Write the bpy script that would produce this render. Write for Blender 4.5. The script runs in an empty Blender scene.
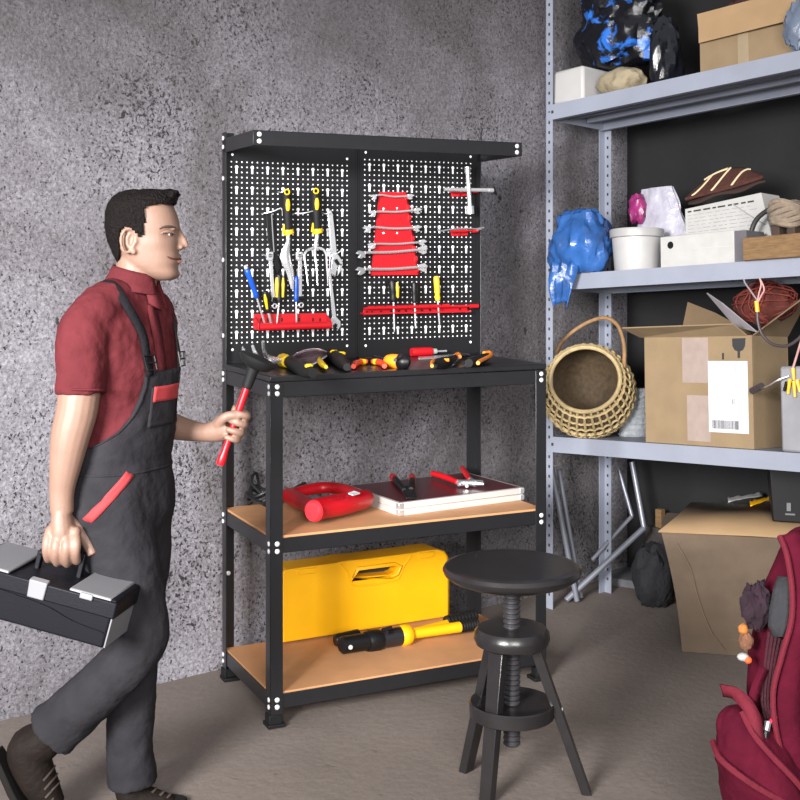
import bpy, bmesh, math, random
from mathutils import Vector, Matrix, noise
R = random.Random(7)
PI = math.pi
scene = bpy.context.scene
COL = scene.collection

# ---------------------------------------------------------------- camera, world, lamps, exposure
F, HZ, HC = 1200.0, 257.0, 1.45          # focal length in pixels, horizon row, eye height
cam = bpy.data.objects.new('camera', bpy.data.cameras.new('camera'))
COL.objects.link(cam)
cam.location = (0, 0, HC)
cam.rotation_euler = (PI / 2, 0, 0)
cam.data.sensor_width = 36
cam.data.lens = F / 800 * 36
cam.data.shift_y = -(400 - HZ) / 800
cam.data.clip_start = 0.05
scene.camera = cam
w = bpy.data.worlds.new('world'); scene.world = w; w.use_nodes = True
bg = w.node_tree.nodes['Background']
bg.inputs[0].default_value = (0.93, 0.95, 1.0, 1)
bg.inputs[1].default_value = 0.36
def area(name, loc, target, size, power, col=(1, 1, 1), sy=None, spread=180):
    l = bpy.data.lights.new(name, 'AREA'); l.energy = power; l.color = col
    l.spread = math.radians(spread); l.shape = 'RECTANGLE'; l.size = size; l.size_y = sy or size
    o = bpy.data.objects.new(name, l); COL.objects.link(o); o.location = loc
    o.rotation_euler = (Vector(target) - Vector(loc)).to_track_quat('-Z', 'Y').to_euler()
    return o
area('workshop_lamp', (-2.3, -1.0, 2.1), (-0.45, 4.0, 0.85), 1.5, 102, (1, 0.98, 0.97), spread=62)
area('front_fill', (0.7, -1.4, 2.2), (0.1, 4.0, 0.9), 1.8, 70, (1, 0.97, 0.94), spread=100)  # unseen fill light, added to brighten the man and bench fronts
vs = scene.view_settings
vs.view_transform = 'Standard'; vs.look = 'None'; vs.gamma = 1.0; vs.use_curve_mapping = False
vs.exposure = 0.35

# ---------------------------------------------------------------- materials
def lin(c):
    if isinstance(c, str):
        c = [int(c[i:i + 2], 16) / 255 for i in (0, 2, 4)]
    return tuple(x / 12.92 if x <= .04045 else ((x + .055) / 1.055) ** 2.4 for x in c) + (1,)
MATS = {}
def mat(name, col, rough=.5, metal=0., var=.12, scale=8., bump=0., bscale=60., coat=0., trans=0., alpha=1., emis=0, spec=.5, stretch=None):
    if name in MATS: return MATS[name]
    m = bpy.data.materials.new(name); m.use_nodes = True; MATS[name] = m
    nt = m.node_tree; b = nt.nodes['Principled BSDF']
    base = lin(col)
    b.inputs['Roughness'].default_value = rough
    b.inputs['Metallic'].default_value = metal
    b.inputs['Specular IOR Level'].default_value = spec
    b.inputs['Coat Weight'].default_value = coat
    b.inputs['Transmission Weight'].default_value = trans
    b.inputs['Alpha'].default_value = alpha
    tc = nt.nodes.new('ShaderNodeTexCoord')
    src = tc.outputs['Object']
    if stretch:
        mp = nt.nodes.new('ShaderNodeMapping'); mp.inputs['Scale'].default_value = stretch
        nt.links.new(src, mp.inputs['Vector']); src = mp.outputs['Vector']
    n = nt.nodes.new('ShaderNodeTexNoise'); n.inputs['Scale'].default_value = scale; n.inputs['Detail'].default_value = 5
    nt.links.new(src, n.inputs['Vector'])
    r = nt.nodes.new('ShaderNodeValToRGB')
    r.color_ramp.elements[0].position = .3; r.color_ramp.elements[1].position = .7
    r.color_ramp.elements[0].color = tuple(x * (1 - var) for x in base[:3]) + (1,)
    r.color_ramp.elements[1].color = tuple(min(1, x * (1 + var)) for x in base[:3]) + (1,)
    nt.links.new(n.outputs['Fac'], r.inputs['Fac']); nt.links.new(r.outputs['Color'], b.inputs['Base Color'])
    if bump:
        n2 = nt.nodes.new('ShaderNodeTexNoise'); n2.inputs['Scale'].default_value = bscale; n2.inputs['Detail'].default_value = 6
        nt.links.new(src, n2.inputs['Vector'])
        bp = nt.nodes.new('ShaderNodeBump'); bp.inputs['Strength'].default_value = bump; bp.inputs['Distance'].default_value = .01
        nt.links.new(n2.outputs['Fac'], bp.inputs['Height']); nt.links.new(bp.outputs['Normal'], b.inputs['Normal'])
    return m
class NT:
    """small helper for the two concrete materials"""
    def __init__(s, name):
        s.m = bpy.data.materials.new(name); s.m.use_nodes = True; s.t = s.m.node_tree
        s.b = s.t.nodes['Principled BSDF']; tc = s.t.nodes.new('ShaderNodeTexCoord'); s.obj = tc.outputs['Object']
    def map(s, sc, rot=(0, 0, 0)):
        n = s.t.nodes.new('ShaderNodeMapping'); n.inputs['Scale'].default_value = sc; n.inputs['Rotation'].default_value = rot
        s.t.links.new(s.obj, n.inputs['Vector']); return n.outputs['Vector']
    def noise(s, vec, scale, detail=6, rough=.55, dist=0):
        n = s.t.nodes.new('ShaderNodeTexNoise'); s.t.links.new(vec, n.inputs['Vector'])
        n.inputs['Scale'].default_value = scale; n.inputs['Detail'].default_value = detail
        n.inputs['Roughness'].default_value = rough; n.inputs['Distortion'].default_value = dist
        return n.outputs['Fac']
    def ramp(s, v, p0, p1, c0=(0, 0, 0, 1), c1=(1, 1, 1, 1)):
        n = s.t.nodes.new('ShaderNodeValToRGB'); n.color_ramp.elements[0].position = p0; n.color_ramp.elements[1].position = p1
        n.color_ramp.elements[0].color = c0; n.color_ramp.elements[1].color = c1
        s.t.links.new(v, n.inputs['Fac']); return n.outputs['Color']
    def math(s, op, a, b=0.):
        n = s.t.nodes.new('ShaderNodeMath'); n.operation = op
        for i, x in enumerate((a, b)):
            if isinstance(x, (int, float)): n.inputs[i].default_value = x
            else: s.t.links.new(x, n.inputs[i])
        return n.outputs[0]
    def mix(s, f, a, b, mode='MIX'):
        n = s.t.nodes.new('ShaderNodeMix'); n.data_type = 'RGBA'; n.blend_type = mode
        for k, x in ((0, f), (6, a), (7, b)):
            if isinstance(x, (int, float)): n.inputs[k].default_value = x
            elif isinstance(x, tuple): n.inputs[k].default_value = x
            else: s.t.links.new(x, n.inputs[k])
        return n.outputs[2]
    def finish(s, col, height, strength, dist, rough):
        s.t.links.new(col, s.b.inputs['Base Color']); s.b.inputs['Roughness'].default_value = rough
        bp = s.t.nodes.new('ShaderNodeBump'); bp.inputs['Strength'].default_value = strength; bp.inputs['Distance'].default_value = dist
        s.t.links.new(height, bp.inputs['Height']); s.t.links.new(bp.outputs['Normal'], s.b.inputs['Normal'])
        return s.m
def wall_material():
    n = NT('rough_concrete')
    v = n.map((1, 1, 1))
    vt = n.map((1.15, 1.15, 1), (.0, .6, 0))
    tone = n.noise(v, 1.2, 5)
    col = n.ramp(tone, .3, .7, lin('989599'), lin('c4c1c9'))
    grain = n.noise(v, 85, 8, .72)
    col = n.mix(.65, col, n.ramp(grain, .34, .66, lin('5a585c'), lin('eceaef')), 'OVERLAY')
    zr = n.ramp(n.noise(v, 2.1, 5, .6), .36, .66)                               # where pits crowd
    p1 = n.ramp(n.math('ADD', n.noise(vt, 88, 7, .62, .3), n.math('MULTIPLY', zr, .085)), .625, .645)   # small pits
    p3 = n.ramp(n.math('ADD', n.noise(vt, 24, 9, .72, .35), n.math('MULTIPLY', zr, .08)), .675, .69)
    big = n.math('ADD', n.noise(vt, 9.5, 9, .68, .3), n.math('MULTIPLY', n.ramp(n.noise(v, 3.4, 2), .46, .64), .10))
    p2 = n.ramp(big, .712, .728)                                                # large broken holes
    pits = n.math('MAXIMUM', n.math('MAXIMUM', p1, p3), p2)
    pc = n.math('MAXIMUM', n.math('MULTIPLY', p1, .9), n.math('MULTIPLY', n.math('MAXIMUM', p2, p3), .92))
    col = n.mix(pc, col, lin('19181a'))
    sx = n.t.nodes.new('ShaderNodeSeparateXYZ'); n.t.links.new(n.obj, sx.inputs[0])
    top_shade = n.math('ADD', sx.outputs['Z'], n.math('MULTIPLY', n.noise(v, 1.4, 6, .65, .6), 1.5))          # upper wall's shade painted into the colour, with its darker plaster
    top_mask = n.ramp(n.math('MULTIPLY', n.math('SUBTRACT', top_shade, 2.42), 1.0), .0, .8)
    col = n.mix(n.math('MULTIPLY', top_mask, .62), col, lin('4a4543'))
    stain = n.ramp(n.noise(n.map((1, 1, .8), (0, .5, .6)), .75, 6, .62, .7), .47, .58)
    col = n.mix(n.math('MULTIPLY', stain, .55), col, lin('5b5552'))
    h = n.math('SUBTRACT', n.math('ADD', n.math('MULTIPLY', n.noise(v, 60, 12, .8), 2.4), n.math('MULTIPLY', n.noise(v, 12, 7, .7), 2.2)), n.math('MULTIPLY', pits, .9))
    return n.finish(col, h, 1.0, .03, .95)
def floor_material():
    n = NT('worn_concrete_floor')
    v = n.map((1, 1, 1))
    col = n.ramp(n.noise(v, 1.7, 6, .6), .3, .7, lin('665d57'), lin('776d67'))
    col = n.mix(.35, col, n.ramp(n.noise(v, 60, 6, .7), .3, .7, lin('6a6866'), lin('a8a6a4')), 'OVERLAY')
    spots = n.ramp(n.noise(n.map((1, 2.2, 1)), 7, 5, .6, .5), .66, .72)
    col = n.mix(n.math('MULTIPLY', spots, .45), col, lin('3b3634'))
    h = n.math('SUBTRACT', n.noise(v, 34, 7, .6), n.math('MULTIPLY', spots, .4))
    return n.finish(col, h, .35, .01, .8)

BLACK = mat('black_powder_coat', '1b1b1d', .3, .0, .06, 30, .02, 300, spec=.45)
PANEL = mat('black_panel', '19191b', .5, 0, .05, 20, spec=.2)
HOLE = mat('pale_gap', 'f4f4f6', .6, 0, .02)
CHROME = mat('chrome', 'e6e6e9', .26, .78, .05)
STEEL = mat('steel', 'bcbdc0', .35, .85, .08)
RIVET = mat('zinc', 'd8d8da', .35, .3, .03)
RED = mat('red_paint', 'b5101b', .4, 0, .05)
REDP = mat('red_plastic', 'a60d19', .36, 0, .05)
YEL = mat('yellow_plastic', 'e8aa0a', .42, 0, .05)
BRYEL = mat('bright_yellow_grip', 'dcb512', .4, 0, .04)
BLKP = mat('black_plastic', '121214', .4, 0, .1, spec=.3)
BLKR = mat('black_rubber', '141415', .6, 0, .1, spec=.2)
BLUE = mat('blue_plastic', '0f46a8', .35, 0, .05)
ORANGE = mat('orange_grip', 'f08a1e', .45, 0, .05)
MDF = mat('fibreboard', 'b3835a', .7, 0, .07, 14, .05, 200)
MDFE = mat('fibreboard_edge', 'd9a468', .75, 0, .05)
CARD = mat('cardboard', '7d6a50', .85, 0, .09, 9, .12, 120)
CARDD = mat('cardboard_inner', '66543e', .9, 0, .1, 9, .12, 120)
CARDL = mat('cardboard_pale', '957a59', .85, 0, .07, 9, .1, 120)
GALV = mat('grey_shelf_paint', '868b98', .5, .1, .07, 6, .06, 40)
GALVD = mat('slot_dark', '25252a', .8)
WHITE = mat('white_plastic', 'a09f9e', .45, 0, .07, 12)
PAPER = mat('paper', 'bcbcc0', .8, 0, .03)
INK = mat('ink', '2a2a2c', .8)

# ---------------------------------------------------------------- mesh building
class MB:
    def __init__(s): s.v = []; s.f = []; s.m = []; s.k = 0
    def add(s, vs, fs):
        o = len(s.v); s.v += [Vector(p) for p in vs]
        for f in fs: s.f.append([i + o for i in f]); s.m.append(s.k)
        return s
    def mat(s, k): s.k = k; return s
    def box(s, lo, hi, M=None):
        x0, y0, z0 = lo; x1, y1, z1 = hi
        vs = [Vector(p) for p in ((x0, y0, z0), (x1, y0, z0), (x1, y1, z0), (x0, y1, z0), (x0, y0, z1), (x1, y0, z1), (x1, y1, z1), (x0, y1, z1))]
        if M: vs = [M @ p for p in vs]
        return s.add(vs, [(0, 3, 2, 1), (4, 5, 6, 7), (0, 1, 5, 4), (1, 2, 6, 5), (2, 3, 7, 6), (3, 0, 4, 7)])
    def hexa(s, bot, top):
        n = len(bot)
        return s.add(list(bot) + list(top), [tuple(range(n))[::-1], tuple(range(n, 2 * n))] + [(i, (i + 1) % n, n + (i + 1) % n, n + i) for i in range(n)])
    def prism(s, pts, off):
        off = Vector(off); pts = [Vector(p) for p in pts]
        return s.hexa(pts, [p + off for p in pts])
    def tube(s, pts, r, n=10, caps=True, closed=False, flat=None, up=None):
        pts = [Vector(p) for p in pts]; N = len(pts)
        rs = list(r) if isinstance(r, (list, tuple)) else [r] * N
        rings = []; ref = Vector(up) if up else None
        for i, p in enumerate(pts):
            a = pts[i - 1] if (i > 0 or closed) else p
            b = pts[(i + 1) % N] if (i < N - 1 or closed) else p
            t = (b - a)
            t = t.normalized() if t.length > 1e-9 else Vector((0, 0, 1))
            if ref is None:
                ref = Vector((0, 0, 1)) if abs(t.z) < .9 else Vector((1, 0, 0))
            e1 = ref - t * ref.dot(t)
            if e1.length < 1e-6: e1 = t.orthogonal()
            e1.normalize(); e2 = t.cross(e1); ref = e1
            fl = flat if flat else 1.
            rings.append([p + e1 * (rs[i] * math.cos(2 * PI * k / n) * fl) + e2 * (rs[i] * math.sin(2 * PI * k / n)) for k in range(n)])
        return s.loft(rings, caps, closed)
    def loft(s, rings, caps=True, closed=False):
        n = len(rings[0]); N = len(rings); vs = [p for r in rings for p in r]; fs = []
        for i in range(N if closed else N - 1):
            j = (i + 1) % N
            for k in range(n):
                q = (k + 1) % n; fs.append((i * n + k, i * n + q, j * n + q, j * n + k))
        if caps and not closed:
            fs.append(tuple(range(n))[::-1]); fs.append(tuple((N - 1) * n + k for k in range(n)))
        return s.add(vs, fs)
    def lathe(s, prof, c=(0, 0, 0), axis=(0, 0, 1), n=32):
        a = Vector(axis).normalized(); e1 = a.orthogonal().normalized(); e2 = a.cross(e1); c = Vector(c)
        return s.loft([[c + a * z + (e1 * math.cos(2 * PI * k / n) + e2 * math.sin(2 * PI * k / n)) * max(r, 1e-4) for k in range(n)] for r, z in prof])
    def ball(s, c, r, n=16, M=None):
        c = Vector(c); r = r if isinstance(r, (tuple, list)) else (r, r, r)
        rings = []
        for i in range(1, n // 2):
            t = PI * i / (n // 2)
            ring = [Vector((r[0] * math.sin(t) * math.cos(2 * PI * k / n), r[1] * math.sin(t) * math.sin(2 * PI * k / n), -r[2] * math.cos(t))) for k in range(n)]
            rings.append([c + (M @ p if M else p) for p in ring])
        return s.loft(rings)
    def sheet(s, grid):
        h = len(grid); w_ = len(grid[0])
        return s.add([p for row in grid for p in row], [(i * w_ + j, i * w_ + j + 1, (i + 1) * w_ + j + 1, (i + 1) * w_ + j) for i in range(h - 1) for j in range(w_ - 1)])
    def mesh(s, name, mats, base, smooth, angle=38):
        me = bpy.data.meshes.new(name)
        b = Vector(base)
        me.from_pydata([p - b for p in s.v], [], s.f)
        for m in (mats if isinstance(mats, (list, tuple)) else [mats]): me.materials.append(m)
        for p, k in zip(me.polygons, s.m): p.material_index = k; p.use_smooth = smooth
        bm = bmesh.new(); bm.from_mesh(me); bmesh.ops.recalc_face_normals(bm, faces=bm.faces); bm.to_mesh(me); bm.free()
        if smooth: me.set_sharp_from_angle(angle=math.radians(angle))
        return me
def spline(pts, n=6):
    pts = [Vector(p) for p in pts]; out = []
    P = [pts[0] * 2 - pts[1]] + pts + [pts[-1] * 2 - pts[-2]]
    for i in range(1, len(P) - 2):
        for k in range(n):
            t = k / n; a, b, c, d = P[i - 1:i + 3]
            out.append(.5 * ((2 * b) + (c - a) * t + (2 * a - 5 * b + 4 * c - d) * t * t + (3 * b - a - 3 * c + d) * t ** 3))
    return out + [pts[-1]]
def interp(xs, ys, x):
    if x <= xs[0]: return ys[0]
    for i in range(len(xs) - 1):
        if x <= xs[i + 1]:
            t = (x - xs[i]) / (xs[i + 1] - xs[i]); return ys[i] + (ys[i + 1] - ys[i]) * t
    return ys[-1]
IDN = Matrix.Identity(4)
def tagit(o, label, cat, group=None):
    o['label'] = label; o['category'] = cat
    if group: o['group'] = group
def thing(name, label, cat, frame=IDN, base=(0, 0, 0), group=None):
    o = bpy.data.objects.new(name, None); COL.objects.link(o); o.empty_display_size = .05
    o.matrix_world = frame @ Matrix.Translation(base); o['_b'] = list(base)
    tagit(o, label, cat, group); BASE[o.name] = Vector(base); del o['_b']
    return o
BASE = {}
def mods(o, bevel=0, remesh=0, smooth=0, subd=0, solid=0):
    if solid:
        q = o.modifiers.new('solid', 'SOLIDIFY'); q.thickness = solid; q.offset = 0
    if remesh:
        q = o.modifiers.new('remesh', 'REMESH'); q.mode = 'VOXEL'; q.voxel_size = remesh; q.use_smooth_shade = True
    if smooth:
        q = o.modifiers.new('smooth', 'SMOOTH'); q.factor = .5; q.iterations = smooth
    if subd:
        q = o.modifiers.new('subd', 'SUBSURF'); q.levels = q.render_levels = subd
    if bevel:
        q = o.modifiers.new('bevel', 'BEVEL'); q.width = bevel; q.segments = 2; q.limit_method = 'ANGLE'; q.angle_limit = .6
    return o
def part(parent, name, mb, mats, smooth=True, label=None, kind=None, **kw):
    b = BASE[parent.name]
    o = bpy.data.objects.new(name, mb.mesh(name, mats, b, smooth)); COL.objects.link(o); o.parent = parent; BASE[o.name] = b
    if label: o['label'] = label
    if kind: o['kind'] = kind
    return mods(o, **kw)
def single(name, label, cat, mb, mats, frame=IDN, base=None, group=None, smooth=True, kind=None, **kw):
    if base is None:
        n = len(mb.v); base = sum(mb.v, Vector()) / n; base.z = min(p.z for p in mb.v)
    o = bpy.data.objects.new(name, mb.mesh(name, mats, base, smooth)); COL.objects.link(o)
    o.matrix_world = frame @ Matrix.Translation(base); BASE[o.name] = Vector(base)
    tagit(o, label, cat, group)
    if kind: o['kind'] = kind
    return mods(o, **kw)
def struct(name, mb, mats, smooth=False, **kw):
    o = bpy.data.objects.new(name, mb.mesh(name, mats, (0, 0, 0), smooth)); COL.objects.link(o); o['kind'] = 'structure'
    return mods(o, **kw)
# where a photographed point lies: on a given depth, on the floor, or on a plane of a local frame
def W(px, py, Y): return Vector(((px - 400) / F * Y, Y, HC - (py - HZ) / F * Y))
def on_floor(px, py, z=0): return W(px, py, (HC - z) * F / (py - HZ))
def hit(frame, px, py, ax, val):
    inv = frame.inverted(); o = inv @ Vector((0, 0, HC)); d = inv.to_3x3() @ Vector(((px - 400) / F, 1, -(py - HZ) / F))
    return o + d * ((val - o[ax]) / d[ax])

# ================================================================ the room
WA = math.radians(37.2)                                     # heading of the concrete wall
wd = Vector((math.cos(WA), math.sin(WA), 0)); wn = Vector((math.sin(WA), -math.cos(WA), 0))
W0 = Vector((-1.25, 3.75, 0))
RYAW = math.radians(-50); RX, RY = .611, 4.959               # storage rack: heading and front left corner
RS, RB = .065, -.06                                          # its shelves hang a little out of level
rd = Vector((math.cos(RYAW), math.sin(RYAW), 0)); rv = Vector((-rd.y, rd.x, 0))
RFRONT = Vector((RX, RY, 0)); RD = .367
CB = RFRONT + rv * (RD + .30)                                # a point of the wall behind the rack
M2 = Matrix(((wd.x, -rd.x), (wd.y, -rd.y)))
sol = M2.inverted() @ Vector((CB.x - W0.x, CB.y - W0.y)); CORNER = W0 + wd * sol.x
mb = MB()
f0 = [Vector((-4, -1.2, -.05)), Vector((4.5, -1.2, -.05)), Vector((4.5, 8, -.05)), Vector((-4, 8, -.05))]
mb.prism(f0, (0, 0, .05)); struct('floor', mb, floor_material())
A = W0 - wd * 2.6; B = CORNER + wd * .15
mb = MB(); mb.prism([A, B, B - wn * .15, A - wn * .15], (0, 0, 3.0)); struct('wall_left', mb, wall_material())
A2 = CORNER; B2 = CORNER + rd * 3.4
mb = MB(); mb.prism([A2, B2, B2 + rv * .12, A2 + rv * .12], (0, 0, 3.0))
struct('wall_right', mb, mat('shaded_wall', '141416', .9, 0, .25, 3, .3, 30))  # shade behind the shelves is put into this wall's dark colour
# ================================================================ the workbench
BX, BY, BYAW = -.399, 3.686, .446
BW, BD = .9985, .4945
ZT, ZM, ZB, ZTOP = 1.084, .588, .1055, 1.878
BF = Matrix.Translation((BX, BY, 0)) @ Matrix.Rotation(BYAW, 4, 'Z')
bench = thing('workbench', 'black steel workbench with pegboard back and two fibreboard shelves, against the concrete wall', 'workbench', BF)
T, L = .003, .042
def post(u, v, su, sv, z0, z1):
    m = MB()
    m.box((min(u, u + su * L), min(v, v + sv * T), z0), (max(u, u + su * L), max(v, v + sv * T), z1))
    m.box((min(u, u + su * T), min(v, v + sv * L), z0), (max(u, u + su * T), max(v, v + sv * L), z1))
    p = part(bench, 'post', m, BLACK, bevel=.0012)
    f = MB(); e = .007
    f.box((min(u - su * e, u + su * (L + e)), min(v - sv * e, v + sv * (L + e)), .0), (max(u - su * e, u + su * (L + e)), max(v - sv * e, v + sv * (L + e)), .012))
    f.box((min(u - su * .004, u + su * (L * .9)), min(v - sv * .004, v + sv * (L * .9)), .012), (max(u - su * .004, u + su * (L * .9)), max(v - sv * .004, v + sv * (L * .9)), .04))
    part(p, 'foot_cap', f, BLKR, bevel=.002)
    return p
def rivets(par, pts, nrm):
    nrm = Vector(nrm)
    for p in pts:
        m = MB(); m.lathe([(.0, 0), (.0078, 0), (.0078, .0015), (.0058, .003), (.003, .0036), (0, .0028)], p, nrm, 14); part(par, 'rivet', m, RIVET)
pfl = post(0, 0, 1, 1, .0, ZT - .021)
pfr = post(BW, 0, -1, 1, .0, ZT - .021)
pbl = post(0, BD, 1, -1, .0, ZTOP)
pbr = post(BW, BD, -1, -1, .0, ZTOP)
rz = [ZT - .034, ZT - .055, ZM - .022, ZM - .045, ZB - .02, ZB - .042]
rivets(pfl, [(.023, 0, z) for z in rz], (0, -1, 0)); rivets(pfl, [(0, .012, z) for z in rz], (-1, 0, 0))
rivets(pfr, [(BW - .02, 0, z) for z in rz], (0, -1, 0))
rivets(pbl, [(0, BD - .012, z) for z in rz + [ZTOP - .02, ZTOP - .05, 1.72, 1.44, 1.18]], (-1, 0, 0))
rivets(pbl, [(T + .018, BD - T, z) for z in (.36, .38 + .5)], (0, -1, 0))
# table top, beams and shelf boards
m = MB(); m.box((-.001, -.001, ZT - .019), (BW + .001, BD, ZT)); part(bench, 'tabletop', m, BLACK, bevel=.003)
for z in (ZT - .021, ZM - .006, ZB - .004):
    h = .047
    for a, b in (((L * .3, -.0008, z - h), (BW - L * .3, T + .004, z)), ((L * .3, BD - T - .004, z - h), (BW - L * .3, BD - T, z))):
        m = MB(); a_, b_ = a, b
        if a[1] < 0: m.box((a[0], T, a[2]), (b[0], T + .003, b[2])); m.box((a[0], T, a[2]), (b[0], T + .02, a[2] + .003))
        else: m.box(a, b)
        part(bench, 'beam', m, BLACK, bevel=.001)
    for u in (T, BW - T - .003):
        m = MB(); m.box((u, L * .3, z - h), (u + .003, BD - L * .3, z)); part(bench, 'beam', m, BLACK, bevel=.001)
for z in (ZM, ZB):
    m = MB()
    m.mat(0).box((.008, .009, z - .012), (BW - .008, BD - .008, z)); 
    part(bench, 'shelf_board', m, MDF, bevel=.001)
# top frame reaching forward from the back posts
ZB1, ZB0, VB = 1.856, 1.808, .33 * BD
m = MB(); m.box((.0, VB, ZB0), (.003, BD - .004, ZB1)); part(bench, 'top_bracket', m, BLACK, bevel=.001)
m = MB(); m.box((BW - .003, VB, ZB0), (BW, BD - .004, ZB1)); part(bench, 'top_bracket', m, BLACK, bevel=.001)
m = MB(); m.box((-.001, VB - .003, ZB0), (BW + .001, VB, ZB1)); m.box((0, VB - .003, ZB1 - .003), (BW, VB + .03, ZB1))
tb = part(bench, 'top_beam', m, BLACK, bevel=.001)
rivets(tb, [(.02, VB - .003, ZB0 + .013), (.02, VB - .003, ZB1 - .013), (BW - .02, VB - .003, ZB0 + .013), (BW - .02, VB - .003, ZB1 - .013)], (0, -1, 0))
# perforated panels
VP = BD - .012
seam = hit(BF, 357, 250, 1, VP).x
def panel(u0, u1, d0x, d1x, yt, yb, y0px):
    z0, z1 = 1.0845, 1.85
    m = MB()
    m.mat(0).box((u0 + .001, VP, z0), (u1 - .001, VP + .006, z1))
    for uu in (u0 + .001, u1 - .006): m.box((uu, VP - .004, z0), (uu + .005, VP, z1))
    for zz in (z0, z1 - .005): m.box((u0 + .001, VP - .004, zz), (u1 - .001, VP, zz + .005))
    a = hit(BF, d0x, yt, 1, VP); b = hit(BF, d1x, yt, 1, VP); c_ = hit(BF, d0x, yb, 1, VP)
    nu, nw = 24, 36; du = (b.x - a.x) / (nu - 1); dw = (a.z - c_.z) / (nw - 1)
    m.mat(1); q = VP - .0006
    for i in range(nu):
        for j in range(nw):
            u = a.x + i * du; z = a.z - j * dw
            key = i % 3 == 1
            if key and j % 4 == 1:
                r = dw * .34
                m.add([(u + r * math.cos(2 * PI * k / 10), q, z + r * math.sin(2 * PI * k / 10)) for k in range(10)], [tuple(range(10))])
                hw = dw * .19
                m.add([(u - hw, q, z), (u + hw, q, z), (u + hw, q, z - dw * 1.25), (u - hw, q, z - dw * 1.25)], [(0, 1, 2, 3)])
            elif key and j % 4 == 2: continue
            else:
                r = dw * .155
                m.add([(u + r * math.cos(2 * PI * k / 6), q, z + r * math.sin(2 * PI * k / 6)) for k in range(6)], [tuple(range(6))])
    for (u, z) in ((a.x + du * .2, a.z + dw * 1.4), (a.x + du * .2, c_.z - dw * 1.3), (b.x, a.z + dw * 1.4), (b.x, c_.z - dw * 1.3)):
        r = dw * .26
        m.add([(u + r * math.cos(2 * PI * k / 8), q, z + r * math.sin(2 * PI * k / 8)) for k in range(8)], [tuple(range(8))])
    part(bench, 'pegboard_panel', m, [PANEL, HOLE], smooth=False)
panel(T + .004, seam, 231.3, 347, 161.7, 343, 0)
panel(seam, BW - .002, 364.7, 470.5, 159.5, 339, 0)

# ---------------------------------------------------------------- things hung on the pegboard
def pp(px, py, off=.02): return hit(BF, px, py, 1, VP - off)
PX = hit(BF, 301, 250, 1, VP).x - hit(BF, 300, 250, 1, VP).x      # metres per pixel on the panel
PX = .0034
def polyplate(pts, off, th):
    m = MB(); return m.prism([pp(x, y, off) for x, y in pts], (0, th, 0))
def ring2(m, x, y, r0, r1, off, th, n=16):                          # a flat eye
    c = pp(x, y, off); k = [(math.cos(2 * PI * i / n), math.sin(2 * PI * i / n)) for i in range(n)]
    rings = [[c + Vector((r * a, d, r * b)) for a, b in k] for r, d in ((r0, 0), (r1, 0), (r1, th), (r0, th))]
    m.loft(rings, caps=False, closed=True); return m
def screwdriver(name, label, x0, y0, x1, y1, x2, y2, r, hm, off=.03, off2=None, rs=.0035, group=None, stripe=None, cap=None, kind='screwdriver'):
    off2 = off if off2 is None else off2
    a, b, c = pp(x0, y0, off), pp(x1, y1, off + (off2 - off) * .6), pp(x2, y2, off2)
    t = thing(name, label, kind, BF, c, group)
    d = b - a
    m = MB(); fr = [(0, .55), (.03, .85), (.12, 1.0), (.55, .92), (.72, .8), (.86, .95), (.97, .8), (1, .5)]
    m.tube([a + d * f for f, _ in fr], [r * s for _, s in fr], 12)
    hnd = part(t, 'handle', m, hm)
    if stripe:
        e = d.normalized(); sd = e.cross(Vector((0, 1, 0))).normalized()
        for q in stripe[1]:
            m = MB(); o_ = Vector((0, -r * .62, 0)) + sd * q * r
            m.tube([a + d * .12 + o_, a + d * .35 + o_, a + d * .8 + o_], [r * .3, r * .5, r * .3], 8); part(hnd, 'grip_inlay', m, stripe[0])
    if cap:
        m = MB(); m.tube([a - d * .12, a - d * .02], [r * .6, r * .7], 10); part(hnd, 'end_cap', m, cap)
    m = MB(); m.tube([b - d * .05, b + (c - b) * .9, c], [rs, rs, rs * .5], 8); part(t, 'shaft', m, CHROME)
    return t
# garden trowel and fork
def garden(name, label, x, y0, y1, xt, yt):
    t = thing(name, label, 'garden tool', BF, pp(xt, yt, .03))
    m = MB(); pts = [pp(x - 1, y0, .032), pp(x - .5, y0 + 3, .032), pp(x, y0 + 15, .034), pp(x + .8, y0 + 30, .034), pp(x + 1.5, y1, .03)]
    m.tube(pts, [.010, .0165, .019, .0165, .018], 12); h = part(t, 'handle', m, BLKR)
    m = MB(); c = pp(x + 1, y0 + 15, .0535); m.ball(c, (.0085, .006, .024), 12); part(h, 'grip_inlay', m, BRYEL)
    m = MB(); m.tube([pp(x, y0 + 2, .05) + Vector((.009 * math.cos(a * PI / 5), 0, .009 * math.sin(a * PI / 5))) for a in range(10)], .0026, 6, closed=True); part(h, 'hanging_ring', m, BRYEL)
    m = MB(); m.tube([pp(x + 1.2, y1 - 5, .03), pp(x + 1.5, y1, .03), pp(x + 1.8, y1 + 1.5, .03)], [.0175, .0205, .018], 12); m.tube([pp(x - 3, y1 - 9, .036), pp(x - 3.5, y1, .04)], [.003, .006], 8); part(h, 'collar', m, BRYEL)
    return t
t = garden('garden_trowel', 'garden trowel with black and yellow handle and twisted steel blade on the pegboard', 287, 190, 233, 292, 290)
m = MB()
m.tube([pp(288, 233, .03), pp(288, 243, .03)], [.008, .007], 10)
rings = []
for (x, y, hw, dp) in ((288, 242, 2.2, .002), (285.5, 251, 4.2, .006), (285, 257, 5.2, .009), (287, 264, 5.0, .008), (290, 272, 3.8, .005), (291.5, 280, 3.0, .003), (292.5, 289, 1.6, .001)):
    rings.append([pp(x + hw * s, y, .03) + Vector((0, -dp * (1 - s * s) - o_, 0)) for s, o_ in ((-1, 0), (-.5, 0), (0, 0), (.5, 0), (1, 0), (.5, .003), (0, .003), (-.5, .003))])
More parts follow.
